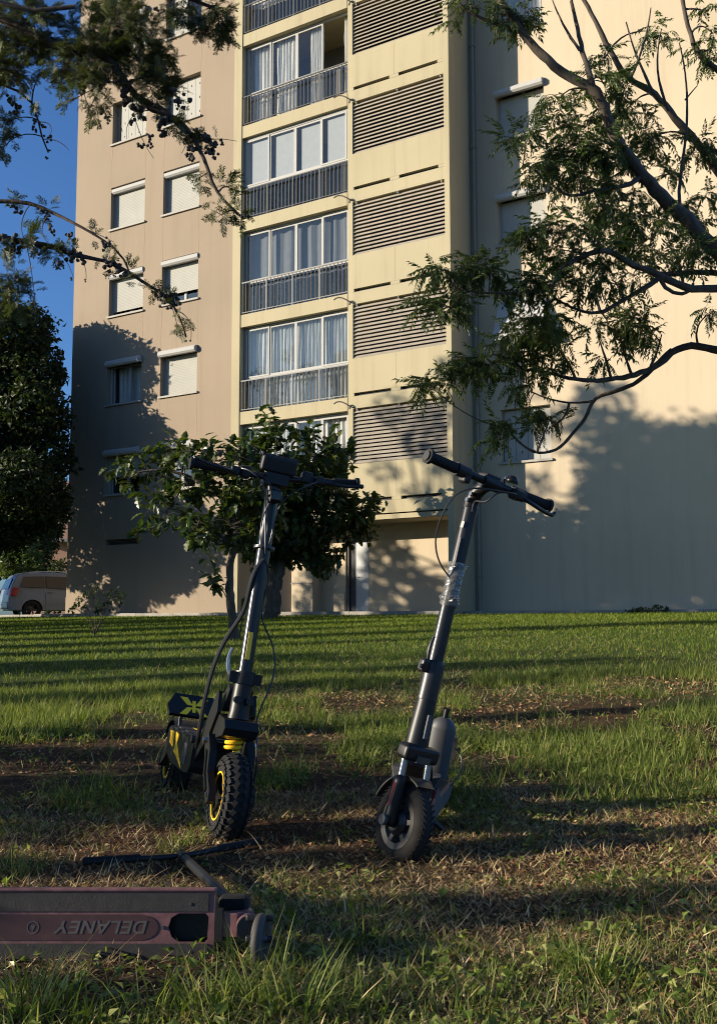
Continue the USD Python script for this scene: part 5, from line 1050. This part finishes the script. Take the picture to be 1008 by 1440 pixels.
# deck, its grey sloped front with a grid mat, rear mudguard with hook, wheel, stand
B_('deck_neck', hull([(x_, y_, z_) for x_, z_ in ((-.09, .30), (-.13, .33), (-.22, .17), (-.26, .12), (-.17, .20)) for y_ in (-.032, .032)]), 'black', sm=False)
dB = B_('deck', side_plate([(-.185, .185), (-.215, .235), (-.29, .205), (-.40, .165), (-.78, .160), (-.82, .135), (-.78, .095), (-.26, .090), (-.20, .130)], -.082, .082), 'midgrey', sm=False)
B_('deck_front', hull([(-.205, y_, .265) for y_ in (-.085, .085)]+[(-.235, y_, .272) for y_ in (-.08, .08)]+[(-.185, y_, .145) for y_ in (-.035, .035)]+[(-.27, y_, .12) for y_ in (-.07, .07)]), 'midgrey', dB, False)
B_('deck_mat', bx(-.76, -.30, -.066, .066, .1603, .166), 'rubber', dB)
gm = []
for i in range(7):
    for j in range(6):
        t = (i+.5)/7; x_ = -.2045+.0195*t; z_ = .258-.100*t; hw = .078-.044*t; gm.append(box((x_+.001, -hw+2*hw*(j+.5)/6, z_), (.004, hw*.22, .009), rotm([0, 1, 0], -.18)))
tag(B_('front_grid', cat(gm), 'wheel_worn', dB, False), kind='stuff')
wr = B_('rear_wheel', tyre_mesh(RB, 0.070, -.93, False), 'rubber_dusty')
B_('rim', revolve_y([(.001, -.03), (.066, -.024), (.086, -.026), (.086, .026), (.066, .024), (.001, .03)], 40, (-.93, 0, RB)), 'alloy', wr)
ga = [math.radians(q) for q in range(105, 168, 7)]
B_('rear_mudguard', cat([side_plate([(-.93+(RB+.045)*math.cos(a), RB+.02+(RB+.045)*math.sin(a)) for a in ga]+[(-.93+(RB+.032)*math.cos(a), RB+.02+(RB+.032)*math.sin(a)) for a in ga[::-1]], -.045, .045)]), 'midgrey')
fl = trimesh.creation.capsule(.20, .052, count=(16, 20)); fl.apply_translation((0, 0, -.05)); fl.vertices[:, 0] *= .7; fl.apply_transform(mat4(rotm([0, 1, 0], .10), (-.80, 0, .30)))
gk = B_('mudguard_front', fl, 'midgrey', sm=60); B_('mudguard_hook', cat([cyl((-.79, 0, .385), (-.79, 0, .432), .010, .012, 12), box((-.79, 0, .434), (.018, .028, .010))]), 'black', gk)
B_('brake_cable', tube(smooth_path([(-.70, .075, .15), (-.74, .10, .20), (-.78, .10, .25), (-.80, .062, .29)], 16), .0035, 6), 'cable')
for s in (-1, 1): B_('rear_stay', side_plate([(-.78, .14), (-.94, .150), (-.95, .115), (-.78, .10)], s*.050, s*.062), 'black')
B_('kick_stand', tube([(-.32, .07, .10), (-.33, .12, .07), (-.35, .185, .004)], [.009, .008, .008], 10), 'black_satin')
B_('head_cable', tube(smooth_path([(-.10, .04, .34), (-.14, .06, .28), (-.18, .05, .2)], 10), .004, 6), 'cable')

# ---- pink kick scooter lying on its side, underside of the deck towards the camera
PB = onground(300, 1352); PB[2] = float(gz(PB[0], PB[1]))
dirx = onground(-40, 1357)-PB; dirx[2] = 0; dirx /= np.linalg.norm(dirx)            # from the head end towards the tail
nrm = np.array([dirx[1], -dirx[0], 0]); nrm = nrm if nrm[1] < 0 else -nrm             # towards the camera
tilt = math.radians(6)
RP = np.stack([-dirx, -(nrm*math.cos(tilt)+np.array([0, 0, math.sin(tilt)])), np.array([0, 0, math.cos(tilt)])-nrm*math.sin(tilt)], 1)
if np.linalg.det(RP) < 0: RP[:, 1] *= 1
PK = thing('kick_scooter', 'scratched pink kick scooter lying on its side in the grass', 'scooter', mat4(RP, PB-np.array([0, 0, .008])))
# local axes: x towards the head end, y away from the camera, z up across the deck's width
def K_(name, m, mt, parent=None, sm=35): return obj(name, m, M[mt], PK if parent is None else parent, sm)
DWd = 0.160
w = manifold_box(-.66, 0.0, 0, .028, 0, DWd) - manifold_box(-.66, -.006, .006, .05, .008, DWd-.008)
hole = manifold3d.CrossSection([[(x_, z_) for x_, z_ in [(-.095, .058), (-.080, .048), (-.022, .046), (-.015, .052), (-.013, .100), (-.020, .108), (-.080, .108), (-.097, .098), (-.103, .078)]]]).extrude(.2).rotate((90, 0, 0)).translate((0, .1, 0))
w = w-hole
dkp = K_('deck', w, 'pink', sm=False)
K_('top_plate', bx(-.66, -.001, .0285, .033, .002, DWd-.002), 'black', dkp, False)
K_('deck_edge', cat([rbox((-.33, .004, DWd-.002), (.664, .020, .008), .003)]), 'pink', dkp)
for z0, z1 in ((.006, .044), (.112, .151)): K_('grip_strip', bx(-.655, -.014, -.0022, -.0001, z0, z1), 'scraped', dkp)
el = []
for i in range(33):
    a = PI*i/32; el.append((-.17+.045*math.sin(a), .078+.0275*math.cos(a)))
K_('name_panel', side_plate([(-.66, .1055), ]+el+[(-.66, .0505)], -.0012, -.0001), 'red', dkp, False)
tx = meshkit.text_mesh('DELANEY', 0.026, 0.0012, True); v = tx.vertices.copy(); v[:, 0] += v[:, 1]*.22; wtx = v[:, 0].max()
s_ = .213/wtx; v[:, 0] *= s_
tx.vertices = np.stack([-.146-v[:, 0], -.0014-v[:, 2]*.5, .0915-v[:, 1]], 1); K_('lettering', tx, 'letter', dkp, False)
K_('emblem', cat([side_plate(Polygon([(-.405+.014*math.cos(q), .078+.014*math.sin(q)) for q in np.linspace(0, 2*PI, 24)[:-1]], [[(-.405+.0115*math.cos(q), .078+.0115*math.sin(q)) for q in np.linspace(0, 2*PI, 24)[:-1]]]), -.0018, -.0012), side_plate([(-.405+.006*math.cos(q), .078+.008*math.sin(q)) for q in (0.5, 2.6, 4.7)], -.0018, -.0012)]), 'letter', dkp, False)
for x_, z_ in ((-.055, .128), (-.055, .028), (-.115, .078)): K_('rivet', cyl((x_, .0, z_), (x_, -.0035, z_), .004, n=8), 'dark', dkp)
# neck, fork, front wheel
K_('neck', hull([(x_, y_, z_) for x_, y_ in ((-.004, .004), (-.004, .026), (.062, .05), (.085, .03), (.05, .0)) for z_ in (.058, .108)]), 'pink', sm=False)
K_('neck_sleeve', hull([(x_, y_, z_) for x_, y_ in ((.0, .0), (.018, -.002), (.018, .03), (.0, .03)) for z_ in (.05, .116)]), 'black', sm=False)
hdA = np.array([.070, .030, .088]); hdA2 = np.array([.085, .100, .100])
K_('head_tube', cyl((.075, -.02, .082), (.058, .085, .090), .022, n=20), 'pink')
K_('fork', cat([cyl((.076, -.02, .082), (.078, -.03, .082), .024, n=18), rbox((.105, -.036, .060), (.062, .014, .016), .005), rbox((.105, -.036, .104), (.062, .014, .016), .005)]), 'darkgrey')
fw = trimesh.creation.torus(.040, .0125, 40, 14)
WM = mat4(rotm([1, 0, 0], 0.15), (.108, -.036, .062)); WM[:3, :3] = rotm([1, 0, 0], .12) @ rotm([0, 0, 1], math.radians(80)) @ rotm([1, 0, 0], PI/2) @ np.eye(3)
wf = K_('front_wheel', moved(fw, WM), 'wheel_worn', sm=60)
K_('wheel_core', moved(cyl((0, 0, -.011), (0, 0, .011), .034, n=28), WM), 'darkgrey', wf)
K_('wheel_bolt', moved(cyl((0, 0, -.017), (0, 0, .017), .009, n=8), WM), 'steel', wf)
K_('brake_pin', tube([(.062, -.012, .075), (.085, -.03, .060)], .006, 8), 'steel')
K_('fold_block', rbox((.035, .075, .118), (.07, .05, .04), .012), 'rubber')
# stem and T bar lie behind on the grass
Pw = lambda p: RP.T @ (np.asarray(p)-(PB-np.array([0, 0, .008])))
g = lambda a, b, h: Pw(onground(a, b)+np.array([0, 0, h]))
h0 = np.array([.055, .10, .092]); tb_ = g(256, 1213, .020)
stK = K_('stem', tube([h0, h0+(tb_-h0)*.5, tb_], [.0145, .014, .013], 16), 'darkgrey')
K_('stem_collar', tube([h0+(tb_-h0)*.94, tb_], [.017, .017], 16), 'gun', stK)
b0, b1 = g(116, 1220, .017), g(366, 1190, .017)
mid_ = tb_
hk = K_('handlebar', tube(smooth_path([b0, b0*.55+mid_*.45, mid_, b1*.5+mid_*.5, b1], 16), .0095, 14), 'gun')
K_('grip', knurled_grip(b0, b0*.42+mid_*.58, .0135, False), 'grip', hk); K_('grip', knurled_grip(b1, b1*.42+mid_*.58, .0135, False), 'grip', hk)

# ------------------------------------------------------------------ grass, straw, leaf litter
def blades(P, length, width, lean, az, seg=3, curl=0.5, twist=None):
    n = len(P); V = np.zeros((n, 2*seg+1, 3)); d = np.stack([np.cos(az), np.sin(az), 0*az], 1); s = np.stack([-np.sin(az), np.cos(az), 0*az], 1)
    if twist is not None: s = s*np.cos(twist)[:, None]+d*np.sin(twist)[:, None]
    for k in range(seg+1):
        t = k/seg; a = lean*(1-curl)+lean*curl*2*t; a = np.minimum(a, 1.9)
        # arc position approximated by mean angle
        am = lean*(1-curl)+lean*curl*t; am = np.minimum(am, 1.6)
        c = P+d*(np.sin(am)*length*t)[:, None]+np.array([0, 0, 1.0])*(np.cos(am)*length*t)[:, None]
        w = (width*(1-0.75*t)*0.5)[:, None]
        if k < seg: V[:, 2*k] = c-s*w; V[:, 2*k+1] = c+s*w
        else: V[:, 2*k] = c
    F = []
    for k in range(seg-1): F += [[2*k, 2*k+1, 2*k+3], [2*k, 2*k+3, 2*k+2]]
    F += [[2*seg-2, 2*seg-1, 2*seg]]
    F = np.array(F)[None]+(np.arange(n)*(2*seg+1))[:, None, None]
    return V.reshape(-1, 3), F.reshape(-1, 3)
def field(n, y0, y1, rng, margin=0.06):
    """random points on the ground between two distances, thinning out to the sides of the view"""
    y = np.sqrt(rng.uniform(y0*y0, y1*y1, n)); x = rng.uniform(-1, 1, n)*(0.345*y+margin+0.01*y)
    ns = int(n*0.55); ye = rng.uniform(y0, y1, ns); xe = (0.355*ye+margin+rng.uniform(0, 1, ns)**1.3*(1.5+0.09*ye))*rng.choice([-1, 1], ns)
    x, y = np.r_[x, xe], np.r_[y, ye]
    ok = bY(x, y) < np.where(bX(x, y) > 13.7, 0.30, -0.80); ok &= ~((bX(x, y) < -0.6) & (bY(x, y) > -0.5)); ok &= ~((bX(x, y) < 0) & (bY(x, y) > -0.85))
    x, y = x[ok], y[ok]; return np.stack([x, y, gz(x, y)], 1)
def patch(P, scale, seed): return meshkit.fbm(np.stack([P[:, 0]*scale, P[:, 1]*scale*0.8, 0*P[:, 0]], 1), 4, seed)
rg = np.random.default_rng(99)
def green_cover(P):                 # how much of the ground is green: full lawn far away, patches near
    y = P[:, 1]; g = patch(P, 0.9, 2)*0.6+patch(P, 2.6, 9)*0.4
    lim = np.interp(y, [1.5, 2.3, 2.8, 4.2, 6.0, 8.0, 10.0, 12.0], [0.43, 0.45, 0.505, 0.51, 0.47, 0.40, 0.34, 0.18])
    lim = lim+0.05*smoothstep(0.2, 1.6, P[:, 0])*((y > 5.2) & (y < 8.5))
    return smoothstep(lim-0.04, lim+0.08, g)
def keep(P, prob): return P[rg.random(len(P)) < prob]
# far lawn
P = field(190000, 9.0, 36.0, rg); P = keep(P, np.clip(green_cover(P)*(0.55+0.9*patch(P, 0.8, 21)), 0, 1)); n = len(P)
tag(obj('lawn_grass', blades(P, rg.uniform(0.022, 0.062, n)*(0.7+0.7*patch(P, 0.5, 33)), rg.uniform(0.006, 0.013, n)*np.clip(P[:, 1]/16, .6, 1.8), rg.uniform(0.1, 0.9, n), rg.uniform(0, 2*PI, n), 2), M['grass_lawn'], None), 'short green lawn grass between the scooters and the building', 'grass', kind='stuff')
# middle: shorter patchy grass
P = field(120000, 4.2, 9.6, rg); P = keep(P, green_cover(P)*0.9+0.03); n = len(P)
v1 = blades(P, rg.gamma(5, 0.011, n)+0.02, rg.uniform(0.003, 0.0065, n), rg.uniform(0.2, 1.35, n), rg.uniform(0, 2*PI, n), 2)
# near: clumps of blades leaning outwards
def tufts(C, per, spread, L, rng, w=(0.0022, 0.0045)):
    k = np.repeat(np.arange(len(C)), per); o = rng.normal(size=(len(k), 2))*spread; p = C[k].copy(); p[:, :2] += o; p[:, 2] = gz(p[:, 0], p[:, 1])-0.004
    az = np.arctan2(o[:, 1], o[:, 0])+rng.normal(size=len(k))*0.9; r = np.hypot(o[:, 0], o[:, 1])
    return blades(p, L*rng.uniform(0.35, 1.15, len(k)), rng.uniform(*w, len(k)), np.clip(rng.uniform(0.1, 0.95, len(k))+r*6, 0, 1.35), az, 3, 0.7, rng.uniform(-.8, .8, len(k)))
C = field(3400, 1.75, 4.6, rg); C = C[~((C[:, 0] < -0.22) & (C[:, 1] > 2.2) & (C[:, 1] < 2.55))]; C = keep(C, green_cover(C)*0.95+0.06)
v2 = tufts(C, 10, 0.024, 0.048, rg)
C = field(900, 1.75, 3.2, rg); C = C[~((C[:, 0] < -0.22) & (C[:, 1] > 2.12) & (C[:, 1] < 2.6))]; C = keep(C, green_cover(C)*smoothstep(2.95, 2.0, C[:, 1])); v3 = tufts(C, 10, 0.026, 0.070, rg)
tall = []
for (a, b, l, k) in ((30, 1400, .13, 40), (60, 1425, .14, 50), (300, 1425, .16, 60), (360, 1415, .17, 70), (420, 1430, .16, 60), (470, 1420, .14, 50), (330, 1360, .13, 30), (380, 1350, .12, 26), (215, 1430, .13, 40), (120, 1435, .12, 34), (250, 1410, .12, 30), (820, 1370, .13, 60), (850, 1385, .13, 60), (790, 1360, .10, 40), (480, 1340, .09, 30), (540, 1330, .08, 24), (790, 1225, .085, 14), (20, 1235, .12, 40), (50, 1225, .10, 34), (5, 1220, .12, 30), (255, 1190, .09, 24), (240, 1200, .09, 24), (30, 1440, .15, 50), (500, 1300, .07, 20), (640, 1290, .06, 18), (880, 1240, .06, 20), (950, 1235, .06, 24), (660, 1120, .05, 30), (690, 1125, .05, 30), (640, 1110, .05, 24), (860, 1130, .06, 40), (830, 1135, .05, 30), (900, 1125, .05, 30), (100, 1130, .06, 24), (150, 1060, .07, 20), (430, 1190, .05, 20), (680, 1425, .09, 30), (620, 1435, .10, 30)):
    c = onground(a, b); tall.append(tufts(c[None], k, 0.035, l*0.95, rg, (0.003, 0.0055)))
single = []
for (a, b, l, ln, az) in ((68, 1430, .20, .55, .4), (365, 1395, .19, .30, .2), (340, 1405, .17, .35, 2.6), (395, 1375, .14, .4, 1.0), (505, 1330, .10, .3, 2.4), (845, 1400, .12, .5, 2.5), (792, 1222, .09, .15, .3), (745, 1290, .10, .35, 2.6), (610, 1290, .09, .5, .4)):
    c = onground(a, b); single.append(blades(c[None], np.array([l]), np.array([.0042]), np.array([ln]), np.array([az]), 3, .4))
C = field(1500, 1.75, 6.5, rg); C = keep(C, green_cover(C)*.8+.08); k = np.repeat(np.arange(len(C)), 9); o = rg.normal(size=(len(k), 2))*.028; pw = C[k].copy(); pw[:, :2] += o; pw[:, 2] = gz(pw[:, 0], pw[:, 1])+rg.uniform(.004, .035, len(k))
vw = scatter([diamond(1.0, 0.7, .2, .3), diamond(1.0, .45, .25, .2), diamond(1.0, .9, .1, .15)], rg.integers(0, 3, len(k)), basis(np.c_[o, rg.uniform(0, .02, len(k))]+rand_dirs(len(k), rg)*.012, np.array([0, 0, 1.0])+rand_dirs(len(k), rg)*.6), pw, rg.uniform(.012, .034, len(k)))
tag(obj('grass', cat([v1, v2, v3, vw]+tall+single), M['grass'], None), 'patchy grass tufts on the bare ground round the scooters', 'grass', kind='stuff')
# straw: dry clippings lying about
def lying(P, L, w, rng, seg=2):
    n = len(P); p = P.copy(); p[:, 2] += rng.uniform(0.001, 0.012, n)
    return blades(p, L, w, rng.uniform(0.75, 1.6, n), rng.uniform(0, 2*PI, n), seg, 0.1, rng.uniform(-1.2, 1.2, n))
P1 = field(78000, 1.75, 4.6, rg); P1 = keep(P1, 0.35+0.65*smoothstep(.40, .62, patch(P1, 1.7, 14))); P2 = field(120000, 4.4, 19.0, rg); P2 = keep(P2, (0.25+0.75*smoothstep(.42, .62, patch(P2, 1.1, 15)))*np.interp(P2[:, 1], [4, 9, 12.5, 19], [1, .8, .3, .12]))
tag(obj('dry_straw', cat([lying(P1, rg.gamma(2.2, .010, len(P1))+.008, rg.uniform(.0014, .0046, len(P1)), rg), lying(P2, rg.gamma(2.5, .013, len(P2))+.014, rg.uniform(.0024, .0060, len(P2)), rg)]), M['straw'], None), 'dry straw coloured grass clippings scattered over the bare earth', 'straw', kind='stuff')
P = np.vstack([field(30000, 1.75, 4.6, rg), field(17000, 4.4, 9.5, rg)]); P = keep(P, 0.2+0.8*smoothstep(.42, .6, patch(P, 1.3, 18))); n = len(P); P[:, 2] += rg.uniform(0.002, 0.014, n)
LT = [diamond(1.0, 0.55, 0.25, 0.1), diamond(1.0, 0.4, 0.3, -0.1), diamond(1.0, 0.7, 0.2, 0.3)]
tag(obj('leaf_litter', scatter(LT, rg.integers(0, 3, n), basis(rand_dirs(n, rg)*[1, 1, .35], np.array([0, 0, 1.0])+rand_dirs(n, rg)*.8), P, rg.uniform(.008, .024, n)*np.clip(P[:, 1]/4, 1, 1.5)), M['litter'], None), 'small brown dead leaves and crumbs lying on the earth', 'leaf litter', kind='stuff')
for (a, b, L, az, lb) in ((905, 1397, .052, .3, 'large pale green leaf lying on the dark ground at the lower right'), (135, 1420, .055, .6, 'pale leaf lying in the grass at the lower left'), (20, 1372, .030, 2.2, 'small pale leaf lying below the pink deck near the left edge')):
    c = onground(a, b)+np.array([0, 0, .018]); v, f = diamond(L, L*.42, .2, .12); R = rotm([0, 0, 1], az) @ rotm([1, 0, 0], -.5) @ rotm([0, 1, 0], -.25)
    ms = [(v @ R.T+c, f), (v @ R.T+c-np.array([0, 0, .0012]), f[:, ::-1])]
    tag(obj('fallen_leaf', cat(ms), M['dry_leaf'], None), lb, 'leaf', 'larger leaves fallen on the lawn')
